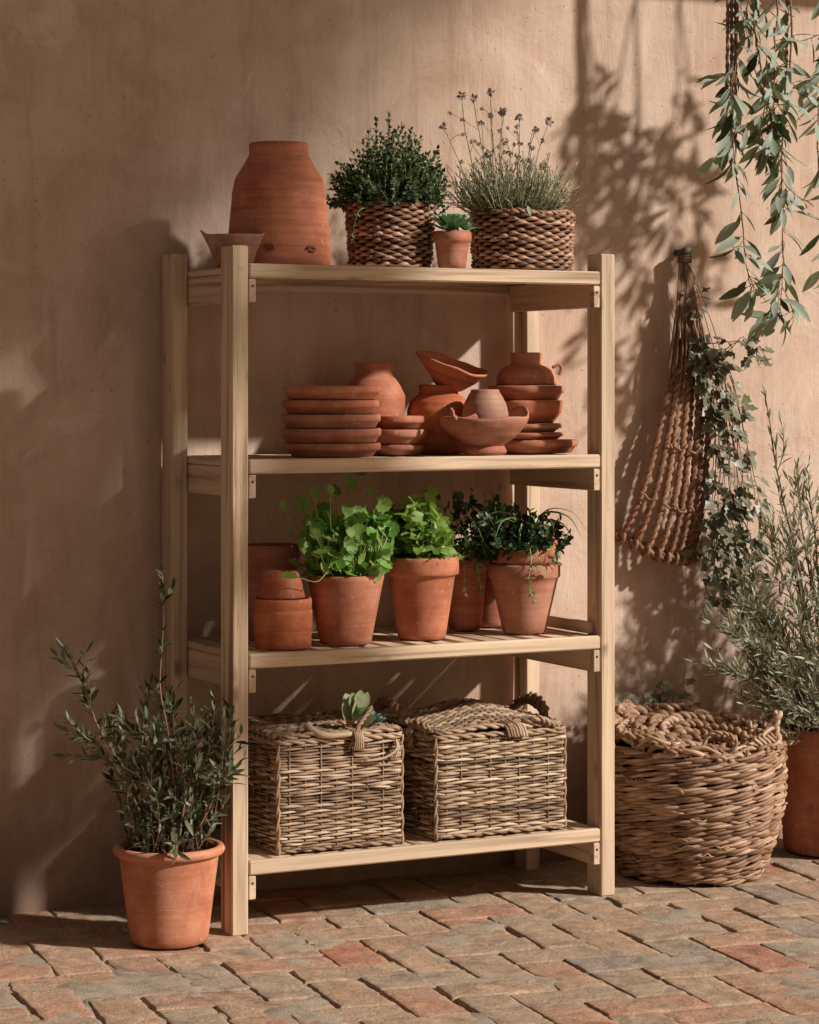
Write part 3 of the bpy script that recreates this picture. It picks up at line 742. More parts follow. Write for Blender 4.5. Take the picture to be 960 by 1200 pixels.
vessel('empty_pot', 'dark empty clay pot in the shadow behind the right-hand herb pot', 'pot', (.955, .375, Z1), pot_profile(.082, .055, .215, .014, .035), 'terra_dark')
# 4: nested pots with dark herb
RP = (.944, .165, Z1)
vessel('outer_pot', 'tall pale clay pot nesting under the dark herb pot at the right end', 'pot', RP, pot_profile(.100, .060, .192, .012, .038, .008, .10), 'terra_pale')
t = thing('potted_herb', 'dark leafy herb spilling from the collar pot nested in the tall pale pot', 'potted herb', (RP[0], RP[1], RP[2] + .093))
mb = MB(); lathe(mb, pot_profile(.094, .066, .142, .012, .0385, .008, .04), 72, .004); mb.build('pot', M['terra'], t)
soil_disc(.084, .128, parent=t)
mb = MB(); lathe(mb, fine([(0, .004), (.03, 0), (.034, .004), (.026, .032), (.022, .046), (.018, .048), (0, .046)], .006), 32, .02)
sd = mb.build('sherd', M['terra'], t); sd.location = (.032, -.060, .128); sd.rotation_euler = (.35, .2, 0)
ms, ml, mbl = MB(), MB(), MB(); h0 = .128
for q in range(110):
    a = G.uniform(0, 2 * PI); rr = math.sqrt(G.uniform(0, 1)); hh = G.uniform(.03, .145) * (1.05 - .55 * rr)
    b0 = np.array([.06 * rr * math.cos(a), .06 * rr * math.sin(a), h0])
    P = stem_curve(b0, b0 + np.array([.085 * rr * math.cos(a) - .03 + G.normal() * .01, .075 * rr * math.sin(a), hh]), .2, 9, .0015)
    tube(ms, P, .0012, 4, .3); leafy(ml, P, OVATE, 9, .030, .021, .2, 65, .25, .6, (0, .8), .2)
for q in range(30):
    tp = np.array([-.155 + G.normal() * .045, .02 + G.normal() * .05, h0 + G.uniform(.02, .15)])
    P = stem_curve((-.03, .02, h0), tp, .2, 9, .0015); tube(ms, P, .0012, 4, .3); leafy(ml, P, OVATE, 10, .034, .024, .3, 65, .25, .6, (0, .4), .2)
for q in range(22):   # long arching blades
    a = G.uniform(0, 2 * PI); l = G.uniform(.10, .18); d_ = np.array([math.cos(a), .7 * math.sin(a) - .25, 0])
    P = smooth_path([(0, -.01, h0), tuple(d_ * l * .3 + np.array([0, 0, h0 + l * .62])), tuple(d_ * l * .75 + np.array([0, 0, h0 + l * .62])), tuple(d_ * l * 1.0 + np.array([0, 0, h0 + l * .3]))], 14)
    tube(mbl, P, np.concatenate([np.linspace(.0018, .0042, 6), np.linspace(.0040, .0006, 8)]), 5, G.uniform(.2, .9), flat=.3)
for (sx_, dn, ln) in ((-.045, -.125, 16), (-.02, -.05, 8), (.03, -.02, 6)):
    P = smooth_path([(sx_ * .5 + .02, -.04, h0), (sx_ * .8, -.085, h0 + .035), (sx_, -.118, h0 - .01), (sx_ - .008, -.116, h0 + dn * .6), (sx_ + .012, -.110, h0 + dn)], 18)
    tube(ms, P, .0013, 5, .8); leafy(mbl, P, OVATE, ln, .022, .009, .35, 50, .2, .6, (.1, .9), .1)
ms.build('stem', M['greenstem'], t); ml.build('foliage', M['dark_leaf'], t); mbl.build('blade', M['blade_leaf'], t)

# ------------------------------------------------------------------ top tier plants
def hyacinth_basket(t, rx, ry, h, rows, stakes, taper, r, seed):
    """chunky plaited basket; oval"""
    mb = MB(); rg = np.random.default_rng(seed)
    for k_ in range(rows):
        f_ = (k_ + .5) / rows; z_ = f_ * (h - .008) + .006
        sc = 1 - taper * (1 - f_)
        n_ = stakes * 10; a = np.arange(n_) * 2 * PI / n_
        ph = (k_ % 2) * PI + .5 * np.sin(a * 2 + k_)
        wv = np.cos(a * stakes / 2 + ph)
        off = .0034 * wv + .0016 * np.sin(a * 3 + k_)
        rr = r * (.84 + .22 * wv) * (1 + .10 * np.sin(a * 7 + k_ * 1.7) + .06 * np.sin(a * 19 + k_ * 3))
        zj = z_ + .0016 * np.sin(a * 2 + k_ * .8) + .0022 * np.sin(a * stakes / 2 + ph + 1.2)
        P = np.stack([(rx * sc + off) * np.cos(a), (ry * sc + off) * np.sin(a), zj], -1)
        cj = np.clip(.40 + .22 * rg.normal() * .8 + .16 * np.sin(a * 2.0 + k_ * 2.2) + .14 * np.sin(a * 9 + k_ * 4) + .16 * wv, 0, 1)
        tube(mb, P, rr, 7, cj, closed=True, flat=.92)
    mb.build('basket', M['hyacinth'], t)
    mb = MB(); a = np.linspace(0, 2 * PI, 90)
    P = np.stack([(rx - .002) * np.cos(a), (ry - .002) * np.sin(a), h - .002 + .003 * np.sin(5 * a)], -1)
    rope(mb, P, .0062, .04, 2, 6, .5); mb.build('rim', M['hyacinth'], t)
    mb = MB(); lathe(mb, [(0, .004), (1 - taper - .03, .004), (.965, h - .016), (0, h - .018)], 48)
    mb.V = [q * np.array([rx, ry, 1]) for q in mb.V]; mb.build('soil', M['soil'], t)
# thyme
t = thing('planted_basket', 'round reddish plaited basket holding a dome of dark green thyme', 'planted basket', (.556, .215, Z3))
hyacinth_basket(t, .119, .112, .178, 19, 30, .10, .0057, 3)
ms, ml = MB(), MB(); h0 = .165
for q in range(330):
    a = G.uniform(0, 2 * PI); el = math.asin(G.uniform(.02, 1)); rr = G.uniform(.75, 1.03)
    tp = np.array([.178 * rr * math.cos(el) * math.cos(a), .158 * rr * math.cos(el) * math.sin(a), h0 + .205 * rr * math.sin(el) + .006])
    b0 = np.array([tp[0] * .4, tp[1] * .4, h0])
    P = stem_curve(b0, tp, .22, 10, .002); tube(ms, P, np.linspace(.0014, .0008, 10), 4, G.uniform(.2, .9))
    leafy(ml, P, TINY, 26, .0165, .0115, .15, 62, .15, .6, (0, .95), .15)
for tp in ((-.005, .0, .43), (-.01, 0, .415), (.062, .0, .385), (-.175, -.02, .225), (-.17, -.03, .20), (.09, 0, .365), (-.09, -.05, .37), (.135, -.02, .34), (-.04, .02, .405), (.03, 0, .395)):
    P = stem_curve((tp[0] * .5, tp[1] * .5, h0 + .05), tp, .1, 10, .001); tube(ms, P, .0012, 4, .5); leafy(ml, P, TINY, 30, .016, .0105, .2, 65, .1, .5, (.1, .9), .1)
P = smooth_path([(-.10, -.07, h0), (-.14, -.09, .15), (-.150, -.08, .10), (-.155, -.08, .075)], 12); tube(ms, P, .001, 4); leafy(ml, P, TINY, 22, .014, .009, .3, 60, .1, .5, (0, .5))
ms.build('stem', M['greenstem'], t); ml.build('foliage', M['thyme_leaf'], t)
# succulent pot
t = planted('potted_succulent', 'tiny collared clay pot with a green rosette succulent between the two baskets', 'potted succulent', (.676, .085, Z3), .0525, .037, .102, 'terra_pale', .028, .012)
ml = MB()
def rosette(ml, ctr, n, L, W, tilt=0.0, az=0.0, shape=FAT, c=(.1, .9), open_=1.25):
    for q in range(n):
        f_ = q / n; a = q * 2.39996; e = (.15 + (1 - f_) ** 1.0 * 0) + f_ * open_
        d_ = np.array([math.sin(e) * math.cos(a), math.sin(e) * math.sin(a), math.cos(e)])
        Rm = np.array(Euler((tilt, 0, az)).to_matrix()); d_ = Rm @ d_; up = Rm @ np.array([0, 0, 1.0]) - .3 * d_
        l = L * (.45 + .6 * f_)
        leaves(ml, shape, [np.array(ctr) + d_ * .003], [d_], [up], l, W * (.5 + .55 * f_), -.22, np.clip(c[0] + (c[1] - c[0]) * (1 - f_) * G.uniform(.6, 1.1) + G.normal() * .08, 0, 1))
rosette(ml, (-.004, -.01, .105), 60, .066, .027, .12, 0)
tube(ml, [(-.004, -.01, .088), (-.004, -.01, .10), (-.004, -.01, .11)], .018, 8, .2)
rosette(ml, (.026, -.02, .104), 20, .036, .016, .35, .5); rosette(ml, (-.028, -.016, .103), 18, .038, .017, .3, -.5)
ml.build('rosette', M['succulent'], t)
# lavender
t = thing('planted_basket', 'oval brown plaited basket of grey lavender with faded flower heads', 'planted basket', (.972, .225, Z3))
hyacinth_basket(t, .146, .122, .168, 17, 34, .05, .0058, 5)
ms, ml, mf = MB(), MB(), MB(); h0 = .155
for q in range(430):
    a = G.uniform(0, 2 * PI); rr = math.sqrt(G.uniform(0, 1)); b0 = np.array([.085 * rr * math.cos(a) - .04, .08 * rr * math.sin(a), h0])
    hh = G.uniform(.05, .17) * (1.05 - .3 * rr)
    tp = b0 + np.array([.105 * rr * math.cos(a) + G.normal() * .018, .06 * rr * math.sin(a), hh * 1.08])
    P = stem_curve(b0, tp, .16, 9, .002); tube(ms, P, np.linspace(.0013, .0008, 9), 4, G.uniform(.2, 1))
    leafy(ml, P, LINEAR, 16, .019, .0034, .15, 32, .1, .5, (.0, 1), .2, upb=1.0)
def head(p, s=.010):
    n_ = 26; d_ = unit(G.normal(size=(n_, 3))); leaves(mf, OVATE, np.array(p) + d_ * s * .3, d_, G.normal(size=(n_, 3)), s * G.uniform(.6, 1.1, n_), s * .55, .2, G.uniform(0, 1, n_))
hd = [(-.252, .408), (-.182, .478), (-.135, .480), (-.080, .497), (-.076, .447), (-.064, .446), (-.012, .445), (.055, .422), (-.10, .348), (.083, .287), (-.15, .40), (-.02, .39), (.03, .40), (.06, .36), (-.12, .43), (-.045, .41), (.015, .33)]
for i_, (hx, hz) in enumerate(hd):
    hy = G.uniform(-.03, .05); b0 = np.array([hx * .45 - .02, hy * .5, h0])
    P = stem_curve(b0, (hx, hy, hz), .07, 12, .0025); tube(ms, P, np.linspace(.0016, .001, 12), 5, G.uniform(.2, .7))
    leafy(ml, P, LINEAR, 8, .016, .0035, .2, 40, .1, .5, (0, 1), .4)
    head(P[-1], .0125 if i_ < 10 else .008)
    if i_ % 2: head(P[-3] + G.normal(size=3) * .004, .008)
    for q in range(2):
        u_ = G.integers(5, 10); tp = P[u_] + np.array([G.normal() * .03, G.normal() * .02, G.uniform(.02, .05)]); Q = stem_curve(P[u_], tp, .15, 6, .001)
        tube(ms, Q, .0008, 4, .4); head(Q[-1], .006)
for tp in ((.165, -.03, .21), (.155, -.05, .195), (.14, 0, .24)):
    Q = stem_curve((.08, -.02, h0), tp, .05, 7, .001); tube(ms, Q, .0011, 4, .1)
P = stem_curve((-.07, -.10, h0 - .01), (-.062, -.135, .178), .1, 6, .001); tube(ms, P, .001, 4); leaves(ml, OVATE, [P[-1]], [(.1, -.4, -.9)], [(0, -1, .2)], .03, .013, .1, .7)
ms.build('stem', M['drystem'], t); ml.build('foliage', M['lav_leaf'], t); mf.build('flower_head', M['lav_flower'], t)

# ------------------------------------------------------------------ wicker hampers
def rrect(w_, d_, r, spacing):
    """rounded rectangle path, returns points, normals, arclength"""
    pts = []; nn = []
    for cx, cy, a0 in ((w_ / 2 - r, d_ / 2 - r, 0), (-w_ / 2 + r, d_ / 2 - r, 90), (-w_ / 2 + r, -d_ / 2 + r, 180), (w_ / 2 - r, -d_ / 2 + r, 270)):
        for q in range(7):
            a = rad(a0 + 15 * q); pts.append((cx + r * math.cos(a), cy + r * math.sin(a))); nn.append((math.cos(a), math.sin(a)))
    pts.append(pts[0]); nn.append(nn[0]); pts = np.array(pts); nn = np.array(nn)
    L = np.concatenate([[0], np.cumsum(np.linalg.norm(np.diff(pts, axis=0), axis=1))])
    k_ = int(round(L[-1] / spacing)); k_ += k_ % 2
    t_ = np.arange(k_ * 6) / (k_ * 6) * L[-1]
    P = np.stack([np.interp(t_, L, pts[:, i_]) for i_ in (0, 1)], -1); NN = unit(np.stack([np.interp(t_, L, nn[:, i_]) for i_ in (0, 1)], -1))
    return P, NN, k_
def hamper(label, x0, x1, y0, y1, h, seed, hump, yaw=0.0):
    rg = np.random.default_rng(seed); w_, d_ = x1 - x0, y1 - y0
    t = thing('wicker_hamper', label, 'hamper', ((x0 + x1) / 2, (y0 + y1) / 2, Z0), yaw, 'wicker hampers on the bottom tier')
    P, NN, k_ = rrect(w_ - .012, d_ - .012, .020, .046); n_ = len(P); th_ = np.arange(n_) / 6 * PI
    mb = MB(); rows = int(h / .0076)
    for q in range(rows):
        z_ = .007 + q * (h - .016) / (rows - 1)
        am = .0036 if q % 2 == 0 else .0022
        wv = np.cos(th_ + (q % 2) * PI * (1 if rg.uniform() < .75 else 0) + .5 * np.sin(th_ * .13 + q))
        wob = .0010 * np.sin(th_ * .37 + q * .5) + .0010 * np.sin(th_ * .11 + q * .3)
        zz = z_ + wob + .0011 * np.sin(th_ + (q % 2) * PI + 1.0) + .0035 * np.sin(np.arange(n_) / n_ * 2 * PI * 2 + q * .12) * .5
        off = am * wv + .0014 * np.sin(th_ * .23 + q)
        Q = np.concatenate([P + NN * off[:, None], zz[:, None]], 1)
        r_ = rg.uniform(.0031, .0044) * (1 + .20 * wv + .1 * np.sin(th_ * .3 + q * 3))
        tube(mb, Q, r_, 5, np.clip(.46 + rg.normal() * .22 + .12 * np.sin(th_ * .19 + q * 2.7) + .10 * wv, 0, 1), closed=True)
    for q in range(0, n_, 6):   # stakes
        tube(mb, [(P[q, 0], P[q, 1], .002), (P[q, 0], P[q, 1], h * .5), (P[q, 0], P[q, 1], h - .004)], .0030, 5, .3)
    for q in range(26):         # loose rod ends
        i_ = rg.integers(0, n_); z_ = rg.uniform(.02, h - .02); j_ = (i_ + rg.integers(5, 12)) % n_
        if abs(i_ - j_) > 20: continue
        a = np.array([*(P[i_] + NN[i_] * .004), z_]); b_ = np.array([*(P[j_] + NN[j_] * .011), z_ + rg.uniform(-.012, .012)])
        tube(mb, np.array([a, (a + b_) / 2 + np.array([*NN[i_] * .003, 0]), b_]), [.003, .0035, .0018], 5, rg.uniform(.5, 1))
    mb.build('body', M['wicker'], t)
    mb = MB(); box(mb, -w_ / 2 + .0125, w_ / 2 - .0125, -d_ / 2 + .0125, d_ / 2 - .0125, .003, h - .006, .01); mb.build('shade_lining', M['wicker_gap_shade'], t)  # inner box, coloured near-black to deepen the shade between rods
    mb = MB()                    # corner posts and rims
    for sx_ in (-1, 1):
        for sy_ in (-1, 1):
            cx, cy = sx_ * (w_ / 2 - .009), sy_ * (d_ / 2 - .009)
            rope(mb, [(cx, cy, 0), (cx, cy, h * .5), (cx, cy, h)], .0062, .09, 2, 6, .45)
    Pc = np.vstack([P, P[:1]])
    rope(mb, np.concatenate([Pc + np.vstack([NN, NN[:1]]) * .002, np.full((len(Pc), 1), h)], 1), .0075, .075, 2, 6, .55)
    rope(mb, np.concatenate([Pc, np.full((len(Pc), 1), .008)], 1), .0065, .08, 2, 6, .4)
    mb.build('border', M['wicker'], t)
    # lid
    ld = MB()
    def top(x_, y_):
        u_, v_ = x_ / (w_ / 2), y_ / (d_ / 2)
        return h + .012 + hump * max(0, 1 - u_ * u_) * max(0, 1 - v_ * v_) * (1 + .25 * math.sin(3 * x_ * 8 + seed)) + .003 * math.sin(x_ * 31 + y_ * 17)
    ny = int(d_ / .0102)
    for q in range(ny):
        y_ = -d_ / 2 + .012 + q * (d_ - .024) / (ny - 1); m_ = 44
        xs_ = np.linspace(-w_ / 2 + .006, w_ / 2 - .006, m_)
        zz = np.array([top(x_, y_) for x_ in xs_]) + .0042 * np.cos(np.arange(m_) * PI / 2.2 + (q % 2) * PI)
        tube(ld, np.stack([xs_, np.full(m_, y_) + .002 * np.sin(xs_ * 50 + q), zz], -1), rg.uniform(.0042, .0056), 5, np.clip(.40 + rg.normal() * .2, 0, 1))
    for q in range(10):
        x_ = -w_ / 2 + .025 + q * (w_ - .05) / 9; ys_ = np.linspace(-d_ / 2 + .008, d_ / 2 - .008, 20)
        tube(ld, np.stack([np.full(20, x_), ys_, [top(x_, y_) - .002 for y_ in ys_]], -1), .0045, 5, .4)
    lo = ld.build('lid', M['wicker'], t)
    mb = MB(); Q = P[::6] * .985; Q = np.vstack([Q, Q[:1]])
    rope(mb, np.array([(x_, y_, top(x_ * .98, y_ * .98) + .002) for x_, y_ in Q]), .0075, .07, 2, 6, .55); mb.build('lid_rim', M['wicker'], lo)
    mb = MB(); box(mb, -w_ / 2 + .012, w_ / 2 - .012, -d_ / 2 + .012, d_ / 2 - .012, h - .004, h + .006, .004); mb.build('lid_shade_lining', M['wicker_gap_shade'], lo)  # dark sheet under the lid, painted shade behind its weave
    return t, top, w_, d_, h
t, tp_, w_, d_, h_ = hamper('left wicker hamper, flat-lidded, with the pale succulent lying on it', .138, .512, .035, .42, .288, 21, .006)
mb = MB(); P = smooth_path([(.02, -d_ / 2 - .002, h_ - .025), (.03, -d_ / 2 - .014, h_ + .0), (.045, -d_ / 2 - .006, h_ + .03), (.085, -d_ / 2 + .02, h_ + .06), (.10, -d_ / 2 + .03, h_ + .075)], 18); rope(mb, P, .006, .035, 2, 5, .6)
for q in range(5): tube(mb, smooth_path([(.028 + .006 * q, -d_ / 2 - .012, h_ + .02), (.03 + .005 * q, -d_ / 2 - .02, h_), (.026 + .007 * q, -d_ / 2 - .014, h_ - .03)], 8), .003, 5, .4 + .1 * q)
mb.build('clasp', M['wicker'], t)
mb = MB(); P = smooth_path([(.155, -d_ / 2 - .004, h_ - .01), (.150, -d_ / 2 - .016, h_ - .035), (.115, -d_ / 2 - .014, h_ - .055), (.06, -d_ / 2 - .012, h_ - .06)], 18); tube(mb, P, .0036, 6, .7)
P = smooth_path([(.155, -d_ / 2 - .004, h_ - .01), (.158, -d_ / 2 - .014, h_ - .03), (.148, -d_ / 2 - .012, h_ - .06)], 12); tube(mb, P, .003, 6, .8); mb.build('loop', M['wicker'], t)
mb = MB(); P = smooth_path([(-.088, -d_ / 2 + .03, h_ + .040), (-.078, -d_ / 2 + .015, h_ + .025), (-.055, -d_ / 2 - .006, h_ + .014), (0, -d_ / 2 - .008, h_ + .012), (.03, -d_ / 2 - .006, h_ + .013)], 20)
tube(mb, P, np.linspace(.012, .006, 20), 7, .75); mb.build('edge_rod', M['wicker'], t)
HA = Vector((.325, .2275, Z0))
t, tp_, w_, d_, h_ = hamper('right wicker hamper with a bulging lid and rolled handles', .596, 1.010, .035, .42, .272, 33, .040)
for sx_, yy in ((-1, .1), (1, .0)):
    mb = MB(); X_ = sx_ * (w_ / 2 - .018)
    for q in range(3):
        P = smooth_path([(X_, yy - .10 + .01 * q, h_ + .012), (X_ + sx_ * .006 * q, yy - .07, h_ + .045), (X_ + sx_ * .008 * q, yy + .0, h_ + .058 + .006 * q), (X_ + sx_ * .006 * q, yy + .06, h_ + .045), (X_, yy + .10 - .01 * q, h_ + .012)], 26)
        rope(mb, P, .0115, .05, 2, 6, .35 + .08 * q)
    mb.build('handle', M['wicker'], t)
mb = MB(); P = smooth_path([(.02, -d_ / 2 + .04, h_ + .03), (.03, -d_ / 2 - .0, h_ + .018), (.035, -d_ / 2 - .012, h_ - .01)], 12)
for q in range(7): tube(mb, P + np.array([.009 * q - .02, 0, .002 * math.sin(q * 2)]), .0045, 5, .3 + .08 * q)
P = smooth_path([(.07, -d_ / 2 + .02, h_ + .02), (.11, -d_ / 2 - .004, h_ + .035), (.15, -d_ / 2 + .0, h_ + .018), (.185, -d_ / 2 + .012, h_ + .008)], 20)
rope(mb, P, .009, .04, 2, 5, .6); rope(mb, P + np.array([0, .012, -.012]), .008, .04, 2, 5, .4)
mb.build('clasp', M['wicker'], t)
mb = MB(); P = smooth_path([(-w_ / 2 - .006, -d_ / 2 + .12, h_ - .04), (-w_ / 2 - .018, -d_ / 2 + .11, h_ + .012), (-w_ / 2 - .006, -d_ / 2 + .10, h_ + .03), (-w_ / 2 + .01, -d_ / 2 + .06, h_ + .02)], 18); rope(mb, P, .009, .04, 2, 6, .45); mb.build('loop', M['wicker'], t)
# succulent cutting on the left hamper
t = thing('succulent_cutting', 'pale green succulent cutting resting on the lid of the left hamper', 'succulent', (.385, .105, Z0 + .312))
ml = MB()
fl_ = [((0, 0, .01), (-.55, -.1, .75), .062, .052), ((.005, -.01, .01), (-.15, -.3, 1), .075, .040), ((.01, -.01, .02), (.25, -.25, 1), .078, .034), ((-.005, 0, .03), (-.25, .2, 1), .055, .040), ((.015, -.012, .0), (.35, -.5, .6), .055, .038), ((.012, -.005, .05), (.15, -.1, 1), .045, .034), ((0, -.005, .045), (-.2, -.15, 1), .045, .034)]
for p_, d_, l_, w2 in fl_: leaves(ml, FAT, [p_], [d_], [(.2, -1, .35)], l_, w2, -.15, G.uniform(.35, .9))
rosette(ml, (.018, -.02, .03), 14, .034, .022, .6, .2, FAT, (.2, .9), 1.1)
ml.build('foliage', M['succulent_pale'], t)
ml = MB(); rosette(ml, (.055, -.01, .004), 30, .034, .013, .5, 0, FAT, (.1, 1)); rosette(ml, (.078, -.012, .003), 18, .024, .010, .4, .6, FAT, (.1, 1)); ml.build('rosette', M['succulent_blue'], t)
for p_, d_ in (((-.03, -.02, .004), (-.8, -.3, .3)), ((-.02, -.03, .003), (-.2, -.9, .35))):
    ml = MB(); leaves(ml, FAT, [p_], [d_], [(0, -.3, 1)], .034, .026, -.1, .5); ml.build('red_leaf', M['succulent_rust'], t)

# ------------------------------------------------------------------ olive shrub in the pot at the left
t = planted('potted_shrub', 'potted dark-leaved olive shrub in a round-rimmed clay pot left of the shelf', 'potted shrub', (-.166, .012, .004), .128, .098, .240, 'terra_pale', 0.0, inside=.06, soil=.02)
mb = MB(); a = np.linspace(0, 2 * PI, 73)[:-1]; tube(mb, np.stack([.128 * np.cos(a), .128 * np.sin(a), np.full(72, .231)], -1), .0125, 8, .5, closed=True); mb.build('rim', M['terra_pale'], t)
ms, ml = MB(), MB(); h0 = .223
def branchy(ms, ml, main, shape, L, W, nleaf, sub, subL, c, r0=.004, ang=42, seedoff=0, curl=.12, upb=.5, sublean=.6, subr=.0014):
    P = smooth_path(main, 22); wig = np.cumsum(G.normal(size=P.shape) * .0016, axis=0); P = P + wig - wig[0]
    tube(ms, P, np.linspace(r0, r0 * .28, 22), 6, G.uniform(.2, .7)); leafy(ml, P, shape, nleaf, L, W, .3, ang, curl, .35, c, .25, False, upb)
    for q in range(sub):
        u_ = int(G.uniform(5, 19)); d_ = unit(P[u_ + 1] - P[u_] ) * 1.0 + G.normal(size=3) * sublean; d_[2] = abs(d_[2]) * .9 + .15
        l_ = subL * G.uniform(.5, 1.15) * (1.2 - u_ / 30)
        Q = stem_curve(P[u_], P[u_] + unit(d_) * l_, .14, 10, .0015); tube(ms, Q, np.linspace(subr, .0008, 10), 5, G.uniform(.2, .8))
        leafy(ml, Q, shape, int(l_ / .0105), L, W, .12, ang, curl, .4, c, .2, False, upb)
cc = (0, .85)
mains = [[(0, 0, h0), (.01, 0, .42), (-.01, .02, .62), (.005, .03, .78), (.0, .03, .93)],
         [(0, 0, h0), (-.05, .02, .4), (-.06, .03, .54), (-.045, .03, .64)],
         [(-.03, 0, h0), (-.10, -.01, .40), (-.19, -.01, .55), (-.235, 0, .70), (-.262, .01, .745)],
         [(-.03, 0, h0), (-.12, -.02, .40), (-.20, -.02, .50), (-.265, -.02, .57)],
         [(.02, 0, h0), (.06, -.02, .34), (.085, -.03, .46), (.105, -.03, .58)],
         [(.03, -.02, h0), (.09, -.05, .34), (.13, -.05, .44), (.15, -.05, .55)],
         [(0, -.03, h0), (.01, -.07, .34), (.0, -.09, .46), (-.015, -.09, .56)],
         [(-.02, -.02, h0), (-.06, -.07, .36), (-.08, -.09, .48), (-.10, -.09, .58)],
         [(.01, .03, h0), (.04, .07, .38), (.05, .09, .50), (.06, .09, .60)],
         [(-.03, .02, h0), (-.07, .08, .38), (-.09, .10, .47), (-.12, .11, .55)],
         [(0, -.02, h0), (.03, -.06, .36), (.045, -.07, .47), (.04, -.07, .59)]]
for i_, mn in enumerate(mains):
    branchy(ms, ml, mn, LANCE, .044, .0125, 24, 4 if i_ == 0 else 7, .12, cc, .0042)
for q in range(60):
    a = G.uniform(0, 2 * PI); rr = G.uniform(.02, .09); b0 = np.array([rr * math.cos(a), rr * math.sin(a), h0]); tp = np.array([rr * 1.55 * math.cos(a) + G.normal() * .02, rr * 1.4 * math.sin(a), G.uniform(.30, .56)])
    Q = stem_curve(b0, tp, .2, 10, .002); tube(ms, Q, .0013, 5, .4); leafy(ml, Q, LANCE, 15, .040, .0115, .15, 48, .15, .5, cc, .2, False, .3)
P = smooth_path([(-.02, -.08, h0), (-.035, -.13, .27), (-.04, -.155, .245)], 10); tube(ms, P, .0015, 5); leafy(ml, P, LANCE, 10, .046, .014, .2, 50, .2, .6, (.1, .8), .1)
ms.build('branch', M['twig'], t); ml.build('foliage', M['olive_leaf'], t)

# ------------------------------------------------------------------ big round basket
BK = (1.485, .155, .004)
t = thing('round_basket', 'big round willow basket with ragged coiled rope lid on the brick floor', 'basket', BK)
rg = np.random.default_rng(5); H = .372
def brad(z_): 
    f_ = z_ / H
    return .188 + .073 * math.sin(min(1, f_ * 1.0) * PI * .66) ** .8
stk = 21; n_ = stk * 10; a = np.arange(n_) * 2 * PI / n_
mb = MB(); rows = 42
for q in range(rows):
    z_ = .010 + q * (H - .012) / (rows - 1); r0_ = brad(z_)
    ph = a * stk / 2 + (q % 2) * PI + .45 * np.sin(a * 2 + q * 1.3)
    for sub in range(2):
        wv = np.cos(ph + sub * PI * .30)
        off = .0062 * wv + .003 * np.sin(a * 3.0 + q * 1.1) + sub * .001
        zz = z_ + .004 * np.sin(a * 2 + q * .35) + .0042 * np.sin(ph + sub * 1.1) + (sub - .5) * .0048 + .002 * np.sin(a * 5 + q * 2.3) + .010 * (a / PI - 1) * (1 if q % 5 else -.3) * .25
        cut = rg.integers(0, n_)
        Pq = np.stack([(r0_ + off) * np.cos(a), (r0_ + off) * np.sin(a), zz], -1); Pq = np.roll(Pq, cut, 0); wq = np.roll(wv, cut)
        tube(mb, Pq, (rg.uniform(.0036, .0056)) * (1 + .25 * wq + .12 * np.sin(a * 9 + q)), 6, np.clip(.45 + .2 * rg.normal() + .16 * np.sin(a * 3 + q * 2.1) + .1 * wq, 0, 1), closed=True)
for q in range(stk):
    A = q * 2 * PI / stk; tube(mb, np.array([((brad(z_)) * math.cos(A), brad(z_) * math.sin(A), z_) for z_ in np.linspace(0, H + .01, 8)]), .0045, 5, .45)
for q in range(60):
    A = rg.uniform(0, 2 * PI); z_ = rg.uniform(.03, H); r_ = brad(z_) + .012; dA = rg.uniform(.15, .4)
    tube(mb, np.array([((r_ - .008 + .012 * u_) * math.cos(A + dA * u_), (r_ - .008 + .012 * u_) * math.sin(A + dA * u_), z_ + rg.uniform(-.01, .01) * u_) for u_ in np.linspace(0, 1, 6)]), np.linspace(.0045, .002, 6), 5, rg.uniform(.5, 1))
mb.build('body', M['wicker_round'], t)
mb = MB(); lathe(mb, fine([(0, .006), (.176, .006), (.234, H * .5), (.247, H * .8), (.243, H - .02), (0, H - .05)], .03), 48); mb.build('shade_lining', M['wicker_gap_shade'], t)  # inner shell, its dark colour stands in for shade in the weave
def tilt(x_, y_): return .05 * (y_ * .9 - x_ * .30) / .24 + .018
mb = MB()        # shaggy rim of interlaced rods
for q in range(64):
    A = q * 2 * PI / 64 + rg.uniform(-.05, .05); dA = rg.uniform(.35, .8) * rg.choice([1, 1, 1, -1]); r_ = .252; z0_ = H + rg.uniform(-.025, .008)
    pts = []
    for u_ in np.linspace(0, 1, 12):
        B_ = A + dA * u_; rr = r_ + .014 * math.sin(u_ * PI * 2 + q) - .04 * u_ ** 2; x_, y_ = rr * math.cos(B_), rr * math.sin(B_)
        pts.append((x_, y_, z0_ + (tilt(x_, y_) + .02) * min(1, u_ * 1.3) + .012 * math.sin(u_ * PI) + .006 * math.sin(u_ * 9 + q)))
    if q % 3 == 0: rope(mb, np.array(pts), .0085, .05, 2, 5, rg.uniform(.35, .8))
    else: tube(mb, np.array(pts), .0065 * (1 + .2 * np.sin(np.arange(12) * 1.1 + q)), 6, rg.uniform(.35, .95))
mb.build('rim', M['wicker_round'], t)
mb = MB()        # sunken coiled lid of knotted rope
r_ = .230; q = 0
while r_ > .02:
    A = np.linspace(0, 2 * PI, 80) + q * .9; rr = r_ * (1 + .03 * np.sin(3 * A + q)) ; x_, y_ = rr * np.cos(A), rr * np.sin(A)
    zz = np.array([H + tilt(xx, yy) + .012 - .055 * (1 - r_ / .230) ** .8 + .008 * math.sin(7 * aa + q * 2) for xx, yy, aa in zip(x_, y_, A)])
    rope(mb, np.stack([x_, y_, zz], -1), .0155, .062, 2, 6, rg.uniform(.25, .6), ph=q, jit=.28)
    r_ -= .0225; q += 1
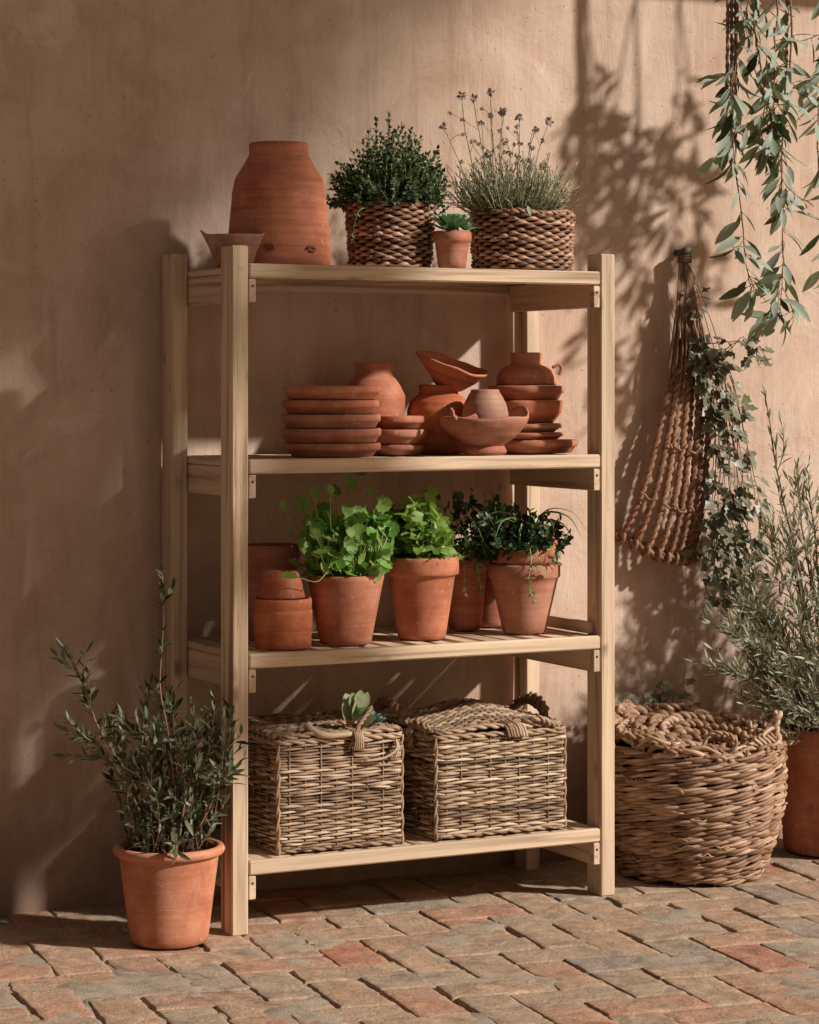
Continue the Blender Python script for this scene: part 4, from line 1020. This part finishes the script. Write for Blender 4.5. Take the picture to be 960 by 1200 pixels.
for q in range(10):
    A = rg.uniform(0, 2 * PI); r1 = rg.uniform(.10, .2); pts = []
    for u_ in np.linspace(0, 1, 10):
        B_ = A + .9 * u_; rr = r1 - .05 * u_; x_, y_ = rr * math.cos(B_), rr * math.sin(B_); pts.append((x_, y_, H + tilt(x_, y_) + .028 - .055 * (1 - rr / .230) ** .8 + .01 * math.sin(u_ * PI)))
    rope(mb, np.array(pts), .012, .05, 2, 6, rg.uniform(.4, .8), jit=.3)
mb.build('lid', M['wicker_round'], t)
def camdir(s): return np.array([s * .891, -s * .454, 0])      # sideways as the basket is seen
fr = np.array([-.454, -.891, 0]) * .245
mb = MB(); c0 = fr * .93 + camdir(.035) + np.array([0, 0, H - .01])
P = smooth_path([c0 + camdir(-.028) + np.array([0, 0, -.02]), c0 + camdir(-.026) + np.array([0, 0, .035]), c0 + camdir(.0) + np.array([0, 0, .068]), c0 + camdir(.042) + np.array([0, 0, .066]), c0 + camdir(.066) + np.array([0, 0, .04]), c0 + camdir(.05) + np.array([0, .01, .012])], 28); rope(mb, P, .006, .04, 2, 5, .75)
P = smooth_path([c0 + camdir(-.026) + np.array([0, 0, .03]), c0 + camdir(-.022) + np.array([0, 0, 0]), c0 + camdir(-.022) + np.array([-.004, -.006, -.035])], 8); tube(mb, P, .005, 6, .9); mb.build('loop', M['wicker_round'], t)
mb = MB(); e0 = camdir(.236) + fr * .25
P = smooth_path([e0 + np.array([0, 0, H - .05]), e0 + camdir(.005) + np.array([0, 0, H + .0]), e0 + camdir(-.004) + np.array([0, 0, H + .05]), e0 + camdir(.004) + np.array([0, 0, H + .095])], 20); rope(mb, P, .013, .045, 2, 7, .85)
P = smooth_path([e0 + np.array([0, 0, H + .055]), e0 + camdir(-.03) + fr * .1 + np.array([0, 0, H + .045]), e0 + camdir(-.07) + fr * .3 + np.array([0, 0, H + .02]), e0 + camdir(-.16) + fr * .62 + np.array([0, 0, H + .004])], 20); tube(mb, P, .006, 6, .9)
for q in range(5):
    P = smooth_path([e0 + fr * (.1 * q) + camdir(-.015 * q) + np.array([0, 0, H - .03]), e0 + fr * (.1 * q) + camdir(.005 - .015 * q) + np.array([0, 0, H + .01]), e0 + fr * (.1 * q + .05) + camdir(-.02 - .015 * q) + np.array([0, 0, H + .035])], 10); tube(mb, P, .006, 6, .6 + .08 * q)
mb.build('handle', M['wicker_round'], t)

# ------------------------------------------------------------------ right pot and bush
BP = (2.07, .265, .004)
t = planted('potted_bush', 'large clay pot with a sprawling grey-green willowy olive bush at the right edge', 'potted bush', BP, .180, .150, .375, 'terra', .0, inside=.06, soil=.02)
ms, ml = MB(), MB(); h0 = .36
cb = (0, 1)
targets = [(-.27, -.02, 1.36), (-.14, .0, 1.16), (-.07, .02, 1.12), (-.26, -.03, .98), (.02, -.05, .98), (-.16, .02, .95), (-.33, -.02, .78), (-.40, -.05, .68), (-.42, -.06, .56), (-.30, -.08, .62), (-.20, -.10, .72), (-.08, -.10, .82), (.05, -.10, .85), (.15, .0, .98), (.22, -.02, .85), (.28, .05, .7), (-.36, .02, .86), (-.27, .05, .84), (.1, .1, .9)]
for i_, tp in enumerate(targets):
    tp = np.array(tp); b0 = np.array([tp[0] * .15, tp[1] * .2, h0]); md = b0 * .55 + tp * .45 + np.array([-tp[0] * .05, 0, .02]); m2 = b0 * .25 + tp * .75 + np.array([tp[0] * .03, 0, .02])
    branchy(ms, ml, [b0, md, m2, tp], LANCE, .048, .0085, 30, 4 if i_ == 0 else 16, .19, cb, .0045, 34, curl=.1, upb=.9, sublean=.55)
for q in range(260):
    a = G.uniform(0, 2 * PI); rr = math.sqrt(G.uniform(0, 1)); tp = np.array([.33 * rr * math.cos(a) - .08, .17 * rr * math.sin(a) - .05, h0 + G.uniform(.06, .44) * (1.05 - .45 * rr)])
    b0 = np.array([.3 * tp[0], .3 * tp[1], h0]); Q = stem_curve(b0, tp, .2, 11, .003); tube(ms, Q, np.linspace(.0022, .0009, 11), 5, G.uniform(.3, 1))
    leafy(ml, Q, LINEAR if q % 2 else LANCE, 22, .040, .0065, .15, 38, .1, .5, cb, .2, False, .8)
ms.build('branch', M['twig'], t); ml.build('foliage', M['bush_leaf'], t)

# ------------------------------------------------------------------ rope hanger on the wall, its peg, the ivy on it
NAIL = np.array([1.667, WY - .03, 1.795])
mb = MB(); tube(mb, [(0, .05, 0), (0, .0, 0), (0, -.03, .002)], .010, 10, .5); tube(mb, [(0, -.026, .002), (0, -.038, .003)], .0145, 10, .5)
o = mb.build('wall_peg', M['iron']); o.location = NAIL; tag(o, 'dark round wall peg from which the rope hanger hangs', 'peg')
hg = thing('rope_hanger', 'fan of twisted brown ropes gathered at a peg and tied to a bar', 'rope hanger', NAIL)
bl = np.array([-.231, .005, -.838]); br = np.array([.035, -.01, -.915])
def bar(f_): 
    p_ = bl * (1 - f_) + br * f_; p_ = p_.copy(); p_[2] -= .03 * math.sin(f_ * PI); p_[1] -= .05 * math.sin(f_ * PI); return p_
for q in range(8):
    f_ = .06 + q * .125; e = bar(min(f_, 1.0)); s_ = np.array([-.010 + .003 * q, -.02, -.30 + .03 * math.sin(q)])
    k1 = s_ * .6 + e * .4 + np.array([.0 + .01 * (q / 8), -.045, .0]); k2 = s_ * .25 + e * .75 + np.array([-.006, -.055, 0])
    mid0 = np.array([-.050 + .0175 * q, -.03 - .012 * (q % 2), -.36])
    P = smooth_path([(-.004 + .001 * q, -.012, -.06), (-.012 + .006 * q, -.022, -.20), mid0, mid0 * .45 + e * .55 + np.array([0, -.04, 0]), e * .85 + mid0 * .15 + np.array([0, -.03, .0]), e + np.array([0, -.004, .0])], 50)
    mb = MB(); rope(mb, P[14:], .0102, .050, 2, 7, R.uniform(.35, .65), ph=q, jit=.12)
    mb.build('rope', M['rope'], hg)
mb = MB()
for q in range(70):
    f_ = G.uniform(0, 1); e = np.array([-.075 + .15 * f_, -.03 - .03 * G.uniform(0, 1), -.33 - .10 * G.uniform(0, 1)])
    P = smooth_path([(G.normal() * .006, -.015, -.005 + G.normal() * .006), (e[0] * .35 + G.normal() * .006, -.03, -.13), tuple(e * np.array([.8, 1, 1]) + np.array([0, 0, .09])), tuple(e)], 16)
    tube(mb, P, G.uniform(.0016, .0038), 5, G.uniform(.1, .9))
for q in range(3):
    P = smooth_path([(.005, -.02, -.02), (.03 + .01 * q, -.03, -.12), (.055 + .02 * q, -.03, -.22), (.09 + .02 * q, -.02, -.30)], 18); tube(mb, P, .0013, 5, .4)
mb.build('raffia', M['raffia'], hg)
mb = MB(); a = np.linspace(0, 2 * PI, 12)
for q in range(3): tube(mb, np.stack([.018 * np.cos(a), -.02 + .018 * np.sin(a), np.full(12, -.012 - .008 * q)], -1), .005, 6, .2)
mb.build('knot', M['raffia'], hg)
for zf, sk in ((.42, (1, 2, 4)), (.74, (0, 2, 3, 5))):
    mb = MB()
    for q in sk:
        pp = []
        for j_ in (q, q + 1):
            mid0 = np.array([-.052 + .0185 * j_, -.03, -.36]); e = bar(.06 + j_ * .125); pp.append(mid0 * (1 - zf) + e * zf + np.array([0, -.046, .012 * math.sin(j_ * 3)]))
        tube(mb, smooth_path([pp[0] + np.array([-.010, -.004, .004]), pp[0] + np.array([0, -.014, 0]), (pp[0] + pp[1]) / 2 + np.array([0, -.006, -.008]), pp[1] + np.array([0, -.014, 0]), pp[1] + np.array([.010, -.002, .006])], 12), .0036, 5, .7)
    mb.build('tie', M['rope'], hg)
mb = MB(); P = np.array([bar(u_) for u_ in np.linspace(-.06, 1.05, 40)]); rope(mb, P, .0125, .085, 3, 7, .5, jit=.2)
for q in range(9): 
    e = bar(.06 + q * .12); tube(mb, np.stack([e[0] + .004 * np.sin(a), e[1] + .02 * np.cos(a), e[2] + .02 * np.sin(a)], -1), .0055, 6, R.uniform(.3, .8))
mb.build('bar', M['rope'], hg)
# ivy hanging over the hanger
iv = thing('ivy_vine', 'dusty dark ivy vine cascading down the right side of the rope hanger', 'ivy', NAIL)
ms, ml = MB(), MB()
def ivy_strand(pts, n_, L, c=(0, .9), r=.0018):
    P = smooth_path(pts, 40); wg = np.cumsum(G.normal(size=P.shape) * .003, axis=0); P = P + (wg - wg[0]) * np.linspace(0, 1, 40)[:, None]
    tube(ms, P, np.linspace(r, r * .5, 40), 5, G.uniform(.2, .7))
    u_ = np.sort(G.uniform(.04, 1, n_)); pos, T = along(P, u_)
    for p_, t_ in zip(pos, T):
        d_ = np.array([G.normal() * .9, -abs(G.normal()) * .6, -.35 + G.normal() * .55]); d_ = unit(d_)
        q_ = p_ + d_ * G.uniform(.008, .028); tube(ms, np.array([p_, (p_ + q_) / 2 + np.array([0, 0, .004]), q_]), .0008, 4, .5)
        up = unit(np.array([.25, -1, .55]) + G.normal(size=3) * .45); l_ = L * G.uniform(.55, 1.2)
        leaves(ml, IVY, [q_], [d_ + np.array([0, 0, -.3])], [up], l_, l_ * .92, G.uniform(-.05, .35), G.uniform(*c))
for q in range(16):
    x_ = G.normal() * .030; e_ = G.uniform(.55, 1.12)
    ivy_strand([(.02, -.03, -.20 - .12 * G.uniform()), (.06 + x_, -.07, -.34), (.10 + x_, -.10, -.52), (.115 + x_ * 1.6, -.11, -.72), (.105 + x_ * 2.2, -.10, -.74 - .40 * (e_ - .5) / .6)], 19, .040)
for q in range(3): ivy_strand([(.03, -.03, -.28), (.09, -.09, -.27 - .02 * q), (.15, -.11, -.27 + .01 * q), (.215, -.12, -.30 - .015 * q)], 13, .036, (0, .4))
for q in range(5): ivy_strand([(.10, -.09, -.72), (.06 + .03 * q, -.11, -.86), (.03 + .035 * q, -.10, -.95), (.05 + .03 * q, -.09, -1.06)], 17, .044)
ivy_strand([(0, -.02, -.02), (.02, -.05, -.08), (.012, -.055, -.16), (.03, -.06, -.24)], 9, .03, (0, .5))
ms.build('stem', M['twig'], iv); ml.build('foliage', M['ivy_leaf'], iv)
# little ivy sprouting behind the basket
sp = thing('ivy_sprig', 'small ivy sprig sprouting between the round basket and the wall', 'ivy', (1.50, .445, 0))
ms, ml = MB(), MB()
for q in range(9):
    ivy_strand([(0, 0, .0), (.01 * q - .04, -.01, .25), (.025 * q - .10, -.03, .42 + .012 * q), (.03 * q - .13, -.05, .50 + .02 * math.sin(q * 2) - .012 * q)], 11, .038, (0, .7))
ms.build('stem', M['twig'], sp); ml.build('foliage', M['ivy_leaf'], sp)

# ------------------------------------------------------------------ canopy ledge above the frame and the vines hanging from it
cn = thing('plank_canopy', 'narrow plank canopy fixed high on the wall, carrying the hanging vines', 'canopy', (0, 0, 0))
for q in range(3):
    mb = MB(); y1 = WY - .012 - q * .108; box(mb, .15, 3.4, y1 - .102, y1, 2.865, 2.89, .003, R.uniform(.3, .7)); mb.build('plank', M['wood_x'], cn, False)
for xx in (.45, 1.35, 2.25, 3.15):
    mb = MB(); box(mb, xx, xx + .05, WY - .29, WY - .012, 2.79, 2.8365, .003, .4); mb.build('bracket', M['wood_y'], cn, False)
mb = MB(); box(mb, .2, 3.35, .185, .215, 2.838, 2.8635, .003, .4); mb.build('rod', M['wood_x'], cn, False)

def vine(label, x_, y_, tips, cords, clump, seed):
    t = thing('hanging_vine', label, 'hanging vine', (x_, y_, 2.84), 0, 'leafy vines hanging at the top right')
    ms, ml, mc = MB(), MB(), MB(); g2 = np.random.default_rng(seed)
    for q, (cx, cl) in enumerate(cords):
        P = smooth_path([(cx, 0, 0), (cx + .004, -.004, -cl * .4), (cx + .006 * math.sin(q), .0, -cl)], 30); rope(mc, P, .0055, .05, 2, 5, .6 - .1 * q)
    if cords: mc.build('cord', M['raffia'], t)
    def put(P, n_, L, u0):
        u_ = np.linspace(u0, 1, n_) + g2.uniform(-.02, .02, n_); pos, T = along(P, np.clip(u_, 0, 1))
        for i_, (p_, t_) in enumerate(zip(pos, T)):
            out_ = np.array([g2.normal(), g2.normal() * .7, 0]); d_ = unit(t_ * .5 + unit(out_) * .75 + np.array([0, 0, -.25 + g2.normal() * .35]))
            q_ = p_ + d_ * .012; tube(ms, np.array([p_, (p_ + q_) / 2, q_]), .001, 4, .5)
            up = unit(np.array([.5, -.6, .7]) + g2.normal(size=3) * .6); l_ = L * g2.uniform(.6, 1.2)
            leaves(ml, LANCE, [q_], [d_], [up], l_, l_ * g2.uniform(.27, .36), g2.uniform(-.1, .4), g2.uniform(0, 1))
    for pts, n_, L in tips:
        P = smooth_path(pts, 44); wg = np.cumsum(g2.normal(size=P.shape) * .0022, axis=0); P = P + (wg - wg[0]) * .8
        tube(ms, P, np.linspace(.0038, .0012, 44), 5, .5); put(P, int(n_ * 1.5), L * .82, .20)
        for q in range(n_ // 3):
            i_ = g2.integers(12, 40); d_ = np.array([g2.normal() * .9, g2.normal() * .6, -.5 - abs(g2.normal()) * .5]); l2 = g2.uniform(.05, .15)
            Q = stem_curve(P[i_], P[i_] + unit(d_) * l2, .15, 8, .002); tube(ms, Q, .0013, 4, .5); put(Q, int(2 + l2 * 44), L * .72, .25)
    ms.build('stem', M['twig'], t); ml.build('foliage', M['vine_leaf'], t)
vine('left hanging vine of grey-green leaves beside a bunch of cords', 1.655, .20,
     [([(.0, 0, 0), (.015, -.02, -.4), (-.01, -.01, -.65), (.02, -.01, -.88), (.05, 0, -1.08), (.06, .0, -1.17)], 22, .105),
      ([(.02, 0, 0), (.06, -.03, -.35), (.10, -.02, -.55), (.12, 0, -.76)], 20, .10),
      ([(.02, 0, 0), (.03, .01, -.35), (.0, .0, -.6), (-.03, .0, -.78)], 13, .10)], [(-.018, .68), (-.006, .81), (.008, .73)], 0, 1)
vine('longest hanging vine, reaching lowest beside the left corded one', 1.845, .20,
     [([(0, 0, 0), (.02, -.02, -.4), (.01, .0, -.7), (.015, 0, -1.0), (-.005, 0, -1.26)], 30, .108),
      ([(0, 0, 0), (-.05, -.03, -.36), (-.06, -.02, -.6), (-.01, 0, -.84)], 18, .10)], [(0, .65)], 0, 2)
vine('rightmost hanging vine, cut off by the right edge of the photo', 1.995, .20,
     [([(0, 0, 0), (.0, -.02, -.4), (-.02, .0, -.7), (.015, 0, -1.12)], 26, .105),
      ([(0, 0, 0), (.06, -.03, -.35), (.08, -.02, -.6), (.08, 0, -.95)], 16, .10)], [], 0, 3)

# ------------------------------------------------------------------ an unseen tree added to shade the wall, crown lobes placed for that
tr = thing('added_shade_tree', 'unseen leafy tree added so that its crown shades the wall', 'tree', (1.2, -7.4, -.03))
S = np.array([1.0, -1, .85]); base = np.array([1.2, -7.4, -.03])
lobes = []       # where each leafy lobe throws its shade on the wall (x, z), how far off, radius, density
for (wx, wz, tt, rr, dn) in ((-.62, 2.5, 4.1, .48, .8), (-.05, 2.55, 4.0, .45, .42), (.45, 2.62, 4.2, .42, .32), (.95, 2.82, 4.0, .40, .40), (-.58, 1.98, 4.1, .42, .8),
        (.0, 2.10, 4.2, .40, .30), (.50, 2.15, 4.1, .34, .12), (-1.32, 1.5, 4.2, .46, 1.0), (-.28, 1.62, 3.4, .22, .35), (-.42, 1.60, 3.6, .24, .9), (-1.32, .9, 4.1, .42, .9),
        (-.17, 1.20, 3.0, .13, 1.0), (-.28, 1.15, 2.9, .17, 1.6), (-.17, .72, 3.0, .12, .9), (-.28, .71, 2.9, .15, 1.5), (-.27, .95, 2.9, .12, 1.3), (-.17, 1.0, 2.9, .09, .8), (-.41, .10, 2.9, .09, 1.2), (-.38, .50, 2.9, .10, 1.2), (-.18, .24, 2.9, .10, .9), (-.33, .22, 2.9, .14, 1.5)):
    lobes.append((np.array([wx, WY, wz]) + S * tt - base, rr, dn))
ms, ml = MB(), MB()
ctr = np.mean([l_[0] for l_ in lobes], 0)
P = smooth_path([(0, 0, 0), (.05, .05, 1.4), (.35, .4, 2.8), tuple(ctr * np.array([.55, .55, .85])), tuple(ctr)], 30); tube(ms, P, np.linspace(.16, .04, 30), 12, .5)
for c_, rr, dn in lobes:
    Q = smooth_path([P[18], (P[20] + c_) / 2 + np.array([0, 0, .1]), c_], 14); tube(ms, Q, np.linspace(.045, .012, 14), 7, .5)
    n_ = int(1500 * dn * rr * rr / .16); d_ = unit(G.normal(size=(n_, 3))) * (G.uniform(0, 1, (n_, 1)) ** .45) * rr * np.array([1, 1, .85])
    leaves(ml, OVATE, c_ + d_, G.normal(size=(n_, 3)), G.normal(size=(n_, 3)) + np.array([0, 0, 1.0]), G.uniform(.06, .11, n_), G.uniform(.03, .05, n_), .1, G.uniform(0, 1, n_))
    for q in range(14):
        e = c_ + unit(G.normal(size=3)) * rr * .9; tube(ms, stem_curve(c_, e, .1, 6, .01), np.linspace(.009, .003, 6), 4, .5)
ms.build('trunk', M['bark'], tr); ml.build('crown', M['tree_leaf'], tr)
